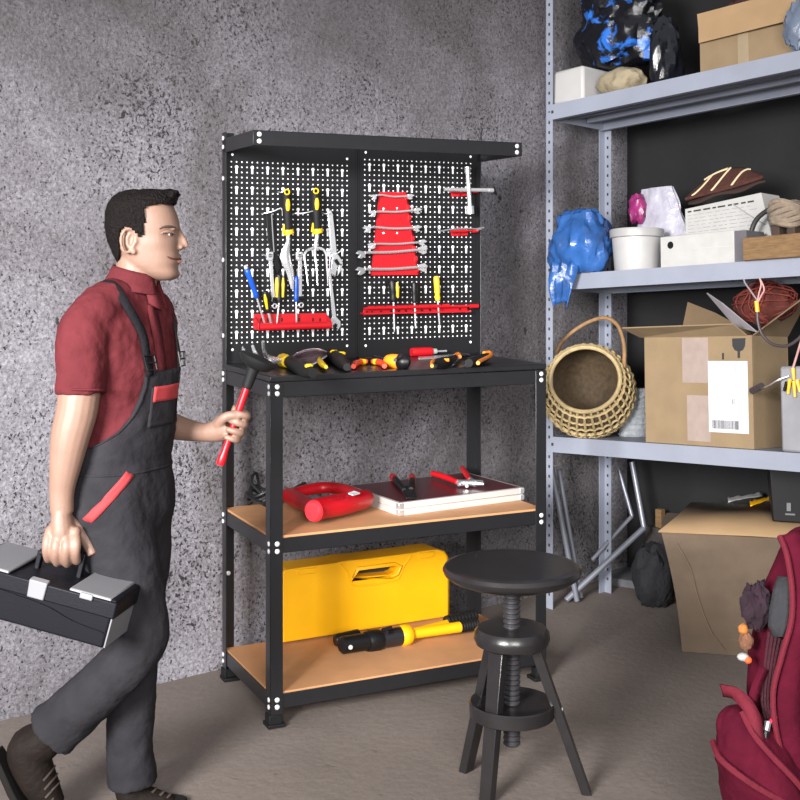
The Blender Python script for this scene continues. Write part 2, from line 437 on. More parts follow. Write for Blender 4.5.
m.loft(rings); part(t, 'blade', m, CHROME)
t = garden('garden_fork', 'three-pronged garden fork with black and yellow handle on the pegboard', 316, 189, 232, 317, 284)
m = MB()
m.tube(spline([pp(317.5, 232, .03), pp(316, 243, .03), pp(315, 250, .033)], 4), .0075, 10)
for pts in ([(315, 248), (308, 250), (304.5, 255), (306, 268), (308, 285)], [(315, 248), (315, 256), (316.5, 268), (317.5, 285)], [(315, 248), (322, 249), (326, 254), (327, 268), (328, 284)]):
    n = len(pts); m.tube(spline([pp(x, y, .033 + .008 * i) for i, (x, y) in enumerate(pts)], 5), [.006 - .0035 * k / (5 * (n - 1)) for k in range(5 * (n - 1) + 1)], 8)
part(t, 'prongs', m, CHROME)
# adjustable wrench
t = thing('adjustable_wrench', 'steel adjustable wrench hanging head down right of the garden fork', 'wrench', BF, pp(336, 275, .03))
m = polyplate([(327.5, 211), (331, 210), (333, 214), (337, 253), (336, 256), (333, 256), (331, 250)], .026, .008); part(t, 'handle', m, CHROME, bevel=.0015)
m = polyplate([(333, 254), (338, 254), (343, 262), (343, 265), (339, 264), (337, 270), (335.5, 277), (332.5, 273), (331, 265)], .03, .014); h = part(t, 'head', m, CHROME, bevel=.002)
m = polyplate([(339, 264.6), (342.6, 265.5), (340.5, 272), (338, 275), (338.5, 269)], .028, .01); part(t, 'jaw', m, CHROME, bevel=.0015)
m = MB(); m.tube([pp(335.5, 259.5, .033), pp(338.5, 264.5, .033)], .0062, 10); part(t, 'adjusting_screw', m, BLKP)
# long combination wrench
t = thing('combination_wrench', 'long steel combination wrench with its open jaw beside the red tray end', 'wrench', BF, pp(335, 328, .014))
m = polyplate([(329, 276), (331.4, 276), (336.5, 318), (332.5, 318)], .012, .006)
m.hexa([pp(x, y, .012) for x, y in ((330.2, 240), (332.4, 240), (331.4, 277), (329, 277))], [pp(x, y, .012) + Vector((0, .005, 0)) for x, y in ((330.2, 240), (332.4, 240), (331.4, 277), (329, 277))])
part(t, 'shank', m, CHROME, bevel=.001)
m = polyplate([(332.5, 317), (336.5, 317), (340.5, 321), (341, 325.5), (338.5, 330), (337, 328.5), (337.6, 325), (335.5, 323.5), (333.2, 325.5), (333.6, 329.5), (331.5, 328), (329.8, 324), (330.3, 320)], .014, .009); part(t, 'open_jaw', m, CHROME, bevel=.0015)
# two ratchet ring wrenches
for lab, x0, y0, x1, y1 in (('steel ring wrench hanging left of the trowel blade above the red tray', 270.5, 256, 275, 306), ('steel ring wrench hanging right of the trowel blade above the red tray', 300, 256, 301.5, 305)):
    t = thing('ring_wrench', lab, 'wrench', BF, pp(x1, y1 + 4, .02), 'ring wrenches on the left panel')
    m = polyplate([(x0 - 1.6, y0 + 4), (x0 + 2, y0 + 4), (x1 + .5, y1 - 4), (x1 - 2.8, y1 - 4)], .022, .007); part(t, 'shank', m, CHROME, bevel=.001)
    m = polyplate([(x0 - 3.6, y0 - 4), (x0 + 3, y0 - 4.4), (x0 + 3, y0 + 2.5), (x0 + 1, y0 + 5), (x0 - 2.5, y0 + 5), (x0 - 3.6, y0 + 2.5)], .026, .013); part(t, 'square_head', m, CHROME, bevel=.002)
    m = MB(); m.tube([pp(x0 - .3, y0 - .5, .0275), pp(x0 - .3, y0 - .5, .024)], .0065, 14); part(t, 'drive_hole', m, BLKP)
    m = MB(); ring2(m, x1, y1, .0052, .0098, .026, .011); part(t, 'ring_head', m, CHROME, bevel=.001)
    m = MB(); m.tube([pp(x1 - 2.8, y1 - 6.5, .02), pp(x1 + 1.6, y1 - 6.5, .02)], .009, 8); part(t, 'collar', m, BLKP)
# slim dark tool by the trowel, mostly shadow shaped as a black plate
t = thing('tool_and_shadow', 'slim black tool shape, mostly shadow, left of the trowel handle', 'hand tool', BF, pp(279, 272, .01))
m = polyplate([(266.5, 213), (272.5, 213), (276, 240), (280, 268), (277, 274), (272, 252), (268, 240)], .014, .008); part(t, 'blade', m, BLKP, bevel=.001)
m = MB(); m.tube([pp(271.6, 214, .018), pp(273.2, 240, .018), pp(274, 252, .018)], .0022, 6); part(t, 'bright_edge', m, STEEL)
# screwdrivers dropped in the red tray
screwdriver('screwdriver', 'blue-handled screwdriver leaning left, with a pale end cap', 246.5, 269, 257, 298, 265, 325, .0105, BLUE, .05, .022, cap=WHITE)
screwdriver('screwdriver', 'short black screwdriver with yellow marks in the left end of the red tray', 265, 291, 268.5, 313, 271.5, 325, .0125, BLKP, .035, .02, .005, stripe=(BRYEL, (-.4,)))
screwdriver('screwdriver', 'black screwdriver with two broad yellow stripes behind the ring wrench', 279, 274, 279, 303, 276.8, 324, .0145, BLKP, .018, .018, stripe=(BRYEL, (-.75, .75)))
screwdriver('screwdriver', 'upright blue-handled screwdriver in the middle of the red tray', 296.2, 276, 296, 302, 296.5, 323, .0095, BLUE, .02, .02)
t = thing('tool_tray', 'red metal tool tray with a rolled front bar, on the left pegboard panel', 'tool rack', BF, pp(290, 331, .0))
m = MB(); a, b = pp(253.5, 314, .004), pp(325.5, 313, .004); c_, d_ = pp(254, 327, .004), pp(326, 325, .004)
m.prism([a, b, d_, c_], (0, -.003, 0)); bp = part(t, 'back_plate', m, RED, bevel=.0008)
for x in (261, 268, 282, 299, 313, 320): m = MB(); m.box(pp(x - .6, 321.5, .008), pp(x + .6, 318, .0066)); part(bp, 'slot', m, BLKP)
U0, U1 = pp(253.5, 320, .004).x, pp(326, 320, .004).x; zt_ = pp(290, 326.5, .03).z
m = MB(); m.box((U0, VP - .045, zt_ - .008), (U1, VP - .006, zt_)); part(t, 'base', m, RED, bevel=.001)
m = MB(); m.tube([(U0 + .004, VP - .05, zt_ + .002), (U1 - .004, VP - .05, zt_ + .002)], .0125, 14); part(t, 'front_bar', m, RED)
for x in (U0, U1):
    m = MB(); m.prism([(x - .0015, VP - .004, zt_ - .006), (x - .0015, VP - .06, zt_ - .008), (x - .0015, VP - .06, zt_ + .014), (x - .0015, VP - .004, zt_ + .042)], (.003, 0, 0)); part(t, 'end_cap', m, RED, bevel=.001)
# trapezoid wrench holder and its wrenches
t = thing('wrench_holder', 'red tapered holder carrying six wrenches on the right pegboard panel', 'tool rack', BF, pp(394, 276, .0))
m = MB(); tp_ = [(379.5, 192), (405.5, 192), (418, 275), (371, 275.5)]
m.prism([pp(x, y, .02) for x, y in tp_], (0, .004, 0)); part(t, 'front_plate', m, RED, bevel=.001)
m = MB(); m.prism([pp(379.5, 192, .02), pp(379.5, 192, .0), pp(371, 275.5, .0), pp(371, 275.5, .02)], (.003, 0, 0)); m.prism([pp(404, 192, .02), pp(406, 192, .0), pp(419, 275, .0), pp(416, 275, .02)], (.003, 0, 0)); part(t, 'side_flange', m, RED)
for k in range(8):
    m = MB(); f = (k + .5) / 8; y = 192 + 83 * f; x = 405.5 + 12.5 * f
    m.prism([pp(x - 1, y - 3.2, .024), pp(x + 2.2, y - 2.4, .024), pp(x + 2.2, y + 1, .024), pp(x - 1, y + 3.2, .024)], (0, .022, 0)); part(t, 'notch_tooth', m, RED, bevel=.0006)
for x, y in ((383.5, 208.6), (397, 208.2), (383.5, 233), (397, 233)): m = MB(); m.tube([pp(x, y, .0215), pp(x, y, .02)], .0035, 8); part(t, 'screw_head', m, RIVET)
names = ['smallest wrench at the top of the red tapered holder', 'second wrench from the top of the red tapered holder', 'third wrench from the top of the red holder, at its middle', 'thin wrench directly above another in the lower half of the red holder', 'long wrench with a dark jaw just below the thin one on the red holder', 'lowest and largest wrench on the red tapered holder']
for (x0, y0, x1, y1, s), nm in zip(((372, 197.5, 413, 197, .75), (370.5, 214, 420.5, 211.2, .9), (365, 229.6, 420, 228.8, .95), (370, 246.3, 425.5, 243, .9), (358.5, 255, 426, 250.5, 1.15), (358, 271.5, 426, 267.8, 1.2)), names):
    q = thing('wrench', 'steel ' + nm, 'wrench', BF, pp((x0 + x1) / 2, y0 + 3, .03), 'wrenches in the red holder')
    m = MB(); pts = [pp(x0 + 5 * s, y0 - 2.2, .042), pp(x0 + 10, y0 - 2.4, .036), pp((x0 + x1) / 2, (y0 + y1) / 2 - .6, .033), pp(x1 - 8, y1 - .6, .034), pp(x1 - 4, y1, .036)]
    m.tube(spline(pts, 4), .0072 * s, 8, flat=.7); part(q, 'shank', m, CHROME)
    for (x, y, sg, of) in ((x0, y0, -1, .046), (x1, y1, 1, .038)):
        m = polyplate([(x - sg * 6.5 * s, y - 2.8), (x - sg * 1.0, y - 4 * s), (x + sg * 2.2, y - 1.5), (x + sg * .5, y - .6), (x - sg * 1.8, y - .2), (x + sg * .4, y + 2.4 * s), (x - sg * 2.6, y + 3.4 * s), (x - sg * 6 * s, y + 1.6)], of, .012); part(q, 'open_jaw', m, CHROME if sg > 0 or s < 1.1 else STEEL, bevel=.0015)
# cross wrench and the two little red racks
t = thing('lug_wrench', 'chrome four-way lug wrench hanging at the upper right of the pegboard', 'wrench', BF, pp(469, 215, .04))
m = MB(); m.tube([pp(467.5, 170, .045), pp(470, 208, .045)], .0085, 10); m.tube([pp(449, 189.5, .045), pp(490, 190.2, .045)], .0075, 10); m.ball(pp(468.7, 190, .045), .011, 10); part(t, 'bars', m, CHROME)
for x, y, x2, y2, r in ((467.3, 167, 467.6, 173, .0115), (469.8, 206, 470.2, 214, .0155), (444.5, 189.3, 450, 189.5, .007), (488, 190.2, 493, 190.3, .0082)):
    m = MB(); m.tube([pp(x, y, .045), pp(x2, y2, .045)], r, 14); part(t, 'socket', m, CHROME)
for y, lab in ((191.5, 'small red tool rack behind the chrome lug wrench'), (231, 'small red tool rack below the lug wrench holding a bent rod')):
    t = thing('tool_rack', lab, 'tool rack', BF, pp(459, y + 5, .0), 'small red racks at the right edge of the pegboard')
    m = MB(); m.prism([pp(451, y - .5, .003), pp(468, y - 1, .003), pp(467.6, y + 4.4, .003), pp(451, y + 5, .003)], (0, -.003, 0)); part(t, 'back_plate', m, RED, bevel=.0008)
    m = MB(); m.tube([pp(450.5, y, .03), pp(466, y - .5, .03)], .006, 10); m.tube([pp(473, y - .2, .03), pp(478, y - .4, .03)], .0075, 10); m.tube([pp(459, y - 2.5, .03), pp(459, y + 4, .006)], .006, 8); m.tube([pp(466, y - .4, .031), pp(474, y - .2, .031)], .003, 6); part(t, 'front_bar', m, RED)
t = thing('bent_rod', 'thin steel rod with bent ends lying in the lower small red rack', 'rod', BF, pp(460, 232, .04))
m = MB(); m.tube(spline([pp(438, 229.5, .04), pp(442, 230.8, .04), pp(448, 229.8, .04), pp(466, 228.6, .04), pp(477, 228.8, .04), pp(484, 227.5, .04)], 4), .0032, 8); m.tube([pp(477, 229.5, .04), pp(481, 228.4, .04)], .006, 8); part(t, 'rod', m, STEEL)
# red screwdriver rack
t = thing('screwdriver_rack', 'long red slotted screwdriver rack along the bottom of the right pegboard panel', 'tool rack', BF, pp(415, 315, .0))
m = MB(); m.prism([pp(363, 309.5, .004), pp(467, 305.5, .004), pp(467, 310.5, .004), pp(363, 315.5, .004)], (0, -.003, 0)); bp = part(t, 'back_plate', m, RED, bevel=.0008)
for x in (367, 372, 381, 391, 399, 406, 414, 422, 430, 438, 460): 
    y = 312 - (x - 365) * .035; m = MB(); m.box(pp(x - .8, y + 1.2, .009), pp(x + .8, y - .8, .007)); part(bp, 'slot', m, BLKP)
m = MB()
for x0, x1 in ((368, 374.5), (376, 384.5), (386, 395), (396.5, 406.5), (408, 417.5), (419, 429), (430.5, 440), (442.5, 449)):
    y = 308 - (x0 - 368) * .028; m = MB(); m.tube([pp(x0, y, .035), pp(x1, y - .2, .035)], .0072, 10); part(t, 'front_rail', m, RED)
m = MB(); m.tube([pp(470, 306.2, .035), pp(478, 306, .035)], .0078, 10); part(t, 'end_knob', m, RED)
m = MB(); m.tube([pp(364, 308.5, .04), pp(473, 305.8, .035)], .004, 8); m.box(pp(364, 313, .04), pp(467, 308.5, .006) + Vector((0, 0, -.012))); part(t, 'shelf', m, RED)
screwdriver('screwdriver', 'black screwdriver with a yellow side stripe in the long red rack', 392, 280, 393.5, 302, 394.3, 332, .0165, BLKP, .036, .036, stripe=(BRYEL, (.8,)))
screwdriver('screwdriver', 'all-black screwdriver in the middle of the long red rack', 414, 282, 414.5, 303, 415.5, 328.5, .0125, BLKP, .036, .036)
screwdriver('screwdriver', 'yellow-handled screwdriver in the long red rack', 436.2, 276, 437.8, 301, 439.5, 325.5, .0115, BRYEL, .036, .036)
# wire hooks in the keyholes
for x, y, x2, y2, lab in ((262, 213.5, 281, 208, 'thin wire hook beside the slim black tool shape'), (293, 213.5, 313, 211, 'thin wire hook between trowel and fork handles'), (278, 192, 284, 191, 'thin wire hook at the top of the trowel handle'), (322, 213, 330, 212.5, 'thin wire hook holding the adjustable wrench'), (294, 254.5, 303, 255.5, 'thin wire hook holding the right ring wrench'), (262, 254.5, 273, 255.5, 'thin wire hook holding the left ring wrench'), (334, 254, 342, 250, 'thin wire hook at the adjustable wrench head')):
    m = MB(); m.tube(spline([pp(x, y, -.001), pp(x + 1, y, .02), pp((x + x2) / 2, (y + y2) / 2 + 1, .035), pp(x2, y2, .04)], 4), .0022, 6)
    single('wire_hook', lab, 'hook', m, STEEL, BF, pp(x, y, 0), 'wire hooks on the left panel')
# ================================================================ the man with the toolbox
MY = 3.118                                                     # his distance
SP = MY / F                                                    # metres per pixel there
SKIN = mat('skin', '765c4f', .55, 0, .05, 30, .05, 200)
SHIRT = mat('red_shirt_cloth', '4e1f23', .85, 0, .12, 14, 1.0, 16, spec=.08)
OVER = mat('charcoal_overall_cloth', '242326', .9, 0, .16, 16, .9, 18, spec=.08)
HAIR = mat('dark_brown_hair', '0d0908', .7, 0, .5, 120, .8, 200, spec=.12)
TRIMR = mat('red_cloth_trim', '8c2428', .8, 0, .05)
BOOT = mat('dark_brown_boot', '140e0b', .75, 0, .3, 20, .4, 60, spec=.15)
SOLE = mat('boot_sole', '100e0d', .85, 0, .1, spec=.2)
def J(x, y, d=0): return Vector(((x - 400) * SP, MY + d * SP, HC - (y - HZ) * SP))     # a joint: pixel column, row, depth in pixels
man = thing('person', 'striding man in red shirt and grey bib overalls holding a toolbox and a mallet', 'person', IDN, on_floor(118, 815))
def JP(x, y, d=0): return W(x, y, MY + d * SP)
def limb(m, pts, n=14, k=5, flat=None):
    P = spline([JP(*p[:3]) for p in pts], k); r = spline([Vector((p[3], 0, 0)) for p in pts], k)
    m.tube(P, [q.x * SP for q in r], n, flat=flat); return m
# --- head rings: row, front, back, half width (pixels)
HR = [(195.5, 156, 128, 8), (198, 164, 120, 18), (202, 170, 115, 24), (207, 173.5, 111, 27.5), (214, 176.5, 109, 29.5), (221, 178.6, 108.5, 30), (227, 179.6, 109, 29.5), (231, 179.2, 109.5, 29), (234, 178.2, 110, 28.6), (238, 178, 111, 28.2), (243, 178, 112.5, 28), (248, 177.8, 114.5, 27.4), (252, 178, 117, 26.8), (256, 179, 120, 26.2), (259, 178.6, 122, 25.6), (262, 179, 124, 25), (265, 177.6, 127, 24.2), (268, 177.2, 131, 23), (272, 178.6, 137, 21), (275.5, 178.4, 144, 18), (278.5, 175.5, 152, 14), (280.5, 171, 158, 8)]
HX = 143
HT = math.radians(5)                                          # the head is turned a little towards us
def headpt(x, y, d):
    dx = x - HX; c, s = math.cos(HT), math.sin(HT)
    return J(HX + dx * c - d * s, y, dx * s + d * c)
def ringpar(y):
    ys = [r[0] for r in HR]; return [interp(ys, [r[i] for r in HR], y) for i in (1, 2, 3)]
def headsurf(x, y, side, off=0):                                # depth of the head surface at a profile point
    f, b, w_ = ringpar(y); cx = (f * .5 + b * .5); a = abs(x - cx) / ((f - b) / 2)
    return side * (w_ * max(0, 1 - min(a, 1) ** 2.35) ** (1 / 2.35) + off)
def headring(y, f, b, w_, grow=0, n=40):
    cx, rx = (f + b) / 2, (f - b) / 2 + grow; out = []
    for k in range(n):
        t = 2 * PI * k / n; c, s = math.cos(t), math.sin(t); e = 2 / 2.35
        x = cx + rx * math.copysign(abs(c) ** e, c); d = (w_ + grow) * math.copysign(abs(s) ** e, s)
        if not grow:
            q = math.exp(-(((x - 172) / 6) ** 2 + ((y - 234) / 4.5) ** 2)) * (1 if 6 < abs(d) < 26 else 0)      # eye sockets
            x -= 2.0 * q; d -= math.copysign(1.4 * q, d)
            q = math.exp(-(((x - 160) / 10) ** 2 + ((y - 243) / 7) ** 2)); d += math.copysign(.8 * q, d)         # cheekbones
        out.append((x, y, d))
    return out
body = MB()
ys = [HR[0][0] + i * 1.7 for i in range(51)]
rings = []
for y in ys:
    if y > 280.5: break
    rings.append([headpt(*p) for p in headring(y, *ringpar(y))])
body.loft(rings)
H = lambda *p: headpt(*p)
body.tube([H(177.6, 229, 0), H(180.4, 235, 0), H(183.4, 240.5, 0), H(185, 245.2, 0)], [2.6 * SP, 3.0 * SP, 3.4 * SP, 3.4 * SP], 12)      # nose
body.ball(H(185.6, 245.4, 0), 3.0 * SP, 12); body.ball(H(180.4, 247.0, 3.8), 3.2 * SP, 12); body.ball(H(180.4, 247.0, -3.8), 3.2 * SP, 12)
body.tube([H(176, 232, 0), H(177.5, 240, 0), H(178.5, 247, 0)], [4.0 * SP, 5.2 * SP, 5.6 * SP], 12)
body.tube([H(174, 229, -18), H(177.4, 228, -9), H(178, 228.6, 0), H(177.4, 228, 9), H(174, 229, 18)], 2.0 * SP, 10)               # brow ridge
body.tube([H(175, 257, -9), H(178.6, 256.4, -4), H(179.6, 256.2, 0), H(178.6, 256.4, 4), H(175, 257, 9)], 1.8 * SP, 8)               # lips
body.tube([H(175, 261, -8), H(178, 261.6, -4), H(178.9, 261.8, 0), H(178, 261.6, 4), H(175, 261, 8)], 2.1 * SP, 8)
body.ball(H(174, 274, 0), (5.6 * SP, 9 * SP, 5 * SP), 14)                                                                      # chin
for s in (-1, 1):                                                                                                             # ears
    d = s * 29
    body.tube([H(132.5 + 6.6 * math.cos(t) * (1 - .25 * math.sin(t)) + math.sin(t) * -1.5, 241 + 12 * math.sin(t), d + s * (1.2 - 2.2 * math.cos(t))) for t in [2 * PI * k / 18 for k in range(18)]], 1.9 * SP, 8, closed=True)
    body.ball(H(132.5, 240, d - s * 3.6), (6.5 * SP, 2.2 * SP, 11 * SP), 14); body.tube([H(134.5, 233, d - s * .6), H(131, 238, d - s * .4), H(131.5, 246, d - s * .4), H(136, 250, d - s * .6)], 1.3 * SP, 8); body.ball(H(137.5, 252, d - s * .5), (3 * SP, 2.2 * SP, 3.4 * SP), 10)
    body.ball(H(139.5, 242, d + s * .3), (2 * SP, 1.6 * SP, 3 * SP), 8)
limb(body, [(139, 256, 0, 22), (137, 270, 0, 21), (135, 284, 0, 21.5), (131, 300, 2, 25), (127, 320, 0, 30)], 20)                           # neck
# torso and legs inside the clothes, then arms
PSI = math.radians(27); fx, fy = math.cos(PSI), -math.sin(PSI)
TR = [(284, 133, 18, 19), (291, 131, 25, 36), (299, 126, 31, 56), (310, 123, 36, 68), (325, 123, 40, 72), (345, 125, 42, 66), (365, 127, 43, 61), (385, 127, 42, 57), (405, 126, 40, 54), (425, 124, 39, 53), (445, 122, 39, 54), (465, 121, 40, 56), (485, 120, 42, 58), (505, 120, 43, 59), (525, 119, 41, 56), (545, 119, 36, 52)]
def tpar(y): return [interp([r[0] for r in TR], [r[i] for r in TR], y) for i in (1, 2, 3)]
def tpt(y, th, grow=0):                                         # torso surface: th = 0 in front, +90 degrees at his left
    cx, a, b = tpar(y); e = 2 / 2.3; c, s = math.cos(th), math.sin(th)
    u = (a + grow) * math.copysign(abs(c) ** e, c); v = (b + grow) * math.copysign(abs(s) ** e, s)
    return J(cx + u * fx - v * fy * 1.0, y, u * fy + v * fx)
def torso(m, y0, y1, grow, step=4, n=36):
    k = max(2, int((y1 - y0) / step)); m.loft([[tpt(y0 + (y1 - y0) * i / k, 2 * PI * q / n, grow) for q in range(n)] for i in range(k + 1)]); return m
torso(body, 291, 545, -6)
LEGN = [(104, 505, -22, 38), (122, 560, -24, 36), (138, 610, -26, 29), (142, 638, -26, 26), (124, 664, -24, 25), (92, 694, -22, 23), (60, 722, -20, 19), (46, 738, -19, 16)]
LEGF = [(134, 505, 24, 38), (136, 560, 26, 35), (134, 620, 26, 28), (133, 650, 26, 25), (131, 700, 26, 23), (130, 745, 26, 19), (131, 775, 26, 17)]
limb(body, [(x, y, d, r - 6) for x, y, d, r in LEGN]); limb(body, [(x, y, d, r - 6) for x, y, d, r in LEGF])
ARMN = [(96, 318, -46, 21), (84, 350, -58, 21), (80, 385, -64, 20), (77, 410, -66, 19.5), (71, 434, -67, 18.5), (66, 462, -66, 15.5), (62, 490, -64, 12), (62, 512, -63, 11)]
ARMF = [(150, 318, 52, 23), (152, 350, 66, 21), (152, 385, 72, 19), (156, 418, 72, 17), (176, 427, 66, 13.5), (196, 431.5, 56, 10.5), (214, 433, 46, 9.2)]
limb(body, ARMN, 18); limb(body, ARMF, 16)
def finger(m, pts, r): limb(m, [(x, y, d, r * (1 - .09 * i)) for i, (x, y, d) in enumerate(pts)], 10, 4)
# right hand round the toolbox handle: the handle runs from (39,551) to (84,557)
limb(body, [(62, 508, -63, 11), (62, 518, -63, 13.5), (63, 530, -63, 15.5), (64, 538, -62, 14)], 16, 4, flat=.75)
for x, y in ((52, 531), (60, 533), (68, 534), (75, 532)): body.ball(JP(x, y, -68), 6.2 * SP, 10)
finger(body, [(51, 529, -66), (47.5, 541, -73), (46.5, 551, -74), (48, 559, -67), (49, 559, -59)], 5.4)
finger(body, [(59, 531, -66), (56.5, 544, -75), (55.5, 554.5, -75), (57, 562.5, -67), (58, 562, -58)], 5.9)
finger(body, [(67, 532, -66), (66.5, 545, -75.5), (65.5, 556, -75), (67, 563.5, -67), (68, 563, -58)], 5.9)
finger(body, [(74, 530, -66), (76, 543, -74), (75.5, 553, -74), (77, 561, -66), (77.5, 560, -58)], 5.6)
finger(body, [(64, 518, -58), (75, 527, -56), (84, 537, -55), (89, 546, -56), (92.5, 555, -58)], 7.4)
# left fist round the mallet handle, whose axis runs from (221,462) to (250,378)
HA, HB = Vector((221, 462, 42)), Vector((252, 372, 42))
hx = (HB - HA).normalized()
limb(body, [(206, 432.5, 50, 9.6), (216, 431, 47, 11.5), (223, 428, 46, 13.5), (228, 426, 46, 12.5)], 16, 4)
def hp(f, a, b):                                                # along the handle, right of it, towards us
    p = HA + (HB - HA) * f; side = Vector((-hx.y, hx.x, 0)); side = side if side.x > 0 else -side
    return (p.x + side.x * a, p.y + side.y * a, p.z - b)
for i, f in enumerate((.55, .455, .36, .275)):
    r = (5.6, 5.7, 5.5, 4.9)[i]; g = (1., 1.02, .98, .86)[i]
    finger(body, [hp(f + .01, -7, -8), hp(f + .01, 4 * g, -10), hp(f, 9 * g, -6), hp(f - .005, 9.5 * g, 4.5), hp(f - .01, 3 * g, 10), hp(f - .012, -5, 9)], r)
finger(body, [(218, 425, 38), (224, 418, 32), (232, 415, 31), (239, 417, 33)], 5.6)
part(man, 'body', body, SKIN, remesh=.0032, smooth=3) if False else None
bo = part(man, 'body', body, SKIN); mods(bo, remesh=.0034, smooth=4)
# face details
EYEW = mat('eye_white', 'a99f9a', .5, 0, .02); IRIS = mat('iris', '1d1410', .8, 0, .05); BROW = mat('brow_hair', '3a2a24', .7, 0, .2, 150); LIP = mat('lip', 'b97a6c', .45, 0, .05)
for s in (-1, 1):
    e = MB(); e.ball(H(170.4, 234, s * 15.2), (3.8 * SP, 3.6 * SP, 2.5 * SP), 14); ey = part(man, 'eye', e, EYEW)
    e = MB(); e.ball(H(172.4, 234, s * 16.4), (2.2 * SP, 2.6 * SP, 2.3 * SP), 10); part(ey, 'iris', e, IRIS)
    e = MB(); e.tube([H(x, y, headsurf(x, 233, s, o_)) for x, y, o_ in ((163.5, 234, -.2), (166.5, 232.6, 0), (170, 231.9, 0), (173.5, 232.3, 0), (176, 233.6, 0))], [.8 * SP, 1.4 * SP, 1.7 * SP, 1.6 * SP, 1 * SP], 8); part(man, 'eyelid', e, SKIN)
    e = MB(); e.tube([H(x, y, headsurf(x, 229, s, .5)) for x, y in ((162, 229.6), (165.5, 227.6), (169, 226.9), (173, 227), (176.4, 228))], [.4 * SP, .9 * SP, 1.2 * SP, 1.3 * SP, .9 * SP], 8); part(man, 'eyebrow', e, BROW)
mp = [(169.2, 256.4), (171, 257.8), (173, 258.6), (175, 259), (177, 259.2), (178.4, 259.3)]
hs = lambda x, y, s, o: H(x, y, headsurf(x, y, s, o))
e = MB(); e.tube([hs(x, y, -1, .1) for x, y in mp] + [H(180.2, 259.2, 0)] + [hs(x, y, 1, .1) for x, y in mp[::-1]], [.5 * SP, .8 * SP] + [1.0 * SP] * 9 + [.8 * SP, .5 * SP], 6); part(man, 'mouth', e, mat('mouth_line', '50241f', .7))
for s in (-1, 1):
    e = MB(); e.tube([hs(x, 233.3 - .6 * math.sin((x - 165) / 10 * PI), s, .7) for x in (165.5, 168, 170.5, 173, 175)], .7 * SP, 6); part(man, 'eyelash', e, BROW)
e = MB(); e.tube(spline([H(173.2, 260, -12.5), H(177.6, 261.4, -6), H(179.4, 261.8, 0), H(177.6, 261.4, 6), H(173.2, 260, 12.5)], 4), [k * SP for k in (.5, .8, 1.1, 1.4, 1.6, 1.75, 1.8, 1.85, 1.9, 1.85, 1.8, 1.75, 1.6, 1.4, 1.1, .8, .5)], 8); part(man, 'lower_lip', e, LIP)
# hair: a thick cap cut to the hairline
HAIRLINE = [(180, 188), (175.5, 204), (169, 205), (163, 203.5), (157, 206), (150, 206.5), (147.6, 212), (148.6, 220), (147.5, 231), (145.5, 237.5), (142.4, 237), (140, 233), (136, 229.3), (129, 227), (124, 231), (122.5, 240), (123, 250), (121.5, 258), (119.5, 264), (110, 262), (98, 235), (98, 185)]
def inside(x, y, poly):
    c = False
    for i in range(len(poly)):
        (x1, y1), (x2, y2) = poly[i - 1], poly[i]
        if (y1 > y) != (y2 > y) and x < (x2 - x1) * (y - y1) / (y2 - y1) + x1: c = not c
    return c
HH = [(190.4, 160, 134, 7), (191.6, 168, 126, 15), (194, 174, 119.5, 21.5), (198, 175.5, 114, 26), (203, 175, 110.5, 29), (209, 174.5, 108.2, 30.8), (216, 177, 107, 31.2), (228, 179, 107, 30.6), (240, 178, 109.2, 29.4), (252, 178, 114, 28), (266, 177, 121, 25.5)]
hm_ = MB(); N = 110; rows = []
yy = [190.4 + i * .9 for i in range(84)]
for y in yy:
    f, b, w_ = [interp([r[0] for r in HH], [r[i] for r in HH], y) for i in (1, 2, 3)]
    rows.append(headring(y, f, b, w_, .001, N))
vs = [H(x, y, d) for r in rows for x, y, d in r]
vs = [p + (p - J(143, 228, 0)).normalized() * (.0022 * noise.noise(Vector((p.x * 55, p.y * 120, p.z * 110))) + .0012 * noise.noise(p * 330)) for p in vs]
fs = [tuple(range(N))]
for i in range(len(rows) - 1):
    for k in range(N):
        q = (k + 1) % N; c4 = [rows[i][k], rows[i][q], rows[i + 1][q], rows[i + 1][k]]
        mx = sum(p[0] for p in c4) / 4; my = sum(p[1] for p in c4) / 4
        if inside(mx + .7 * noise.noise(Vector((mx * .5, my * .5, 3))), my, HAIRLINE): fs.append((i * N + k, i * N + q, (i + 1) * N + q, (i + 1) * N + k))
hm_.add(vs, fs)
hm_.tube([H(158, 197, 16), H(165, 194, 10), H(170, 193, 0), H(165, 194, -10), H(158, 197, -16)], [2 * SP, 3 * SP, 3.6 * SP, 3 * SP, 2 * SP], 8)
for k in range(170):                                             # short upright locks
    t = R.random(); d = R.uniform(-20, 20); x = 124 + 50 * t; y = 194.5 + max(0, (136 - x) * .35) + abs(d) * .12 - 1
    hm_.tube([H(x, y + 2, d), H(x + 1.5, y - 1 - R.random() * 1.2, d), H(x + 4.5, y - 1.5 - R.random(), d * .97)], [2.4 * SP, 1.8 * SP, .3 * SP], 6)
ho = part(man, 'hair', hm_, HAIR); mods(ho, solid=.006)
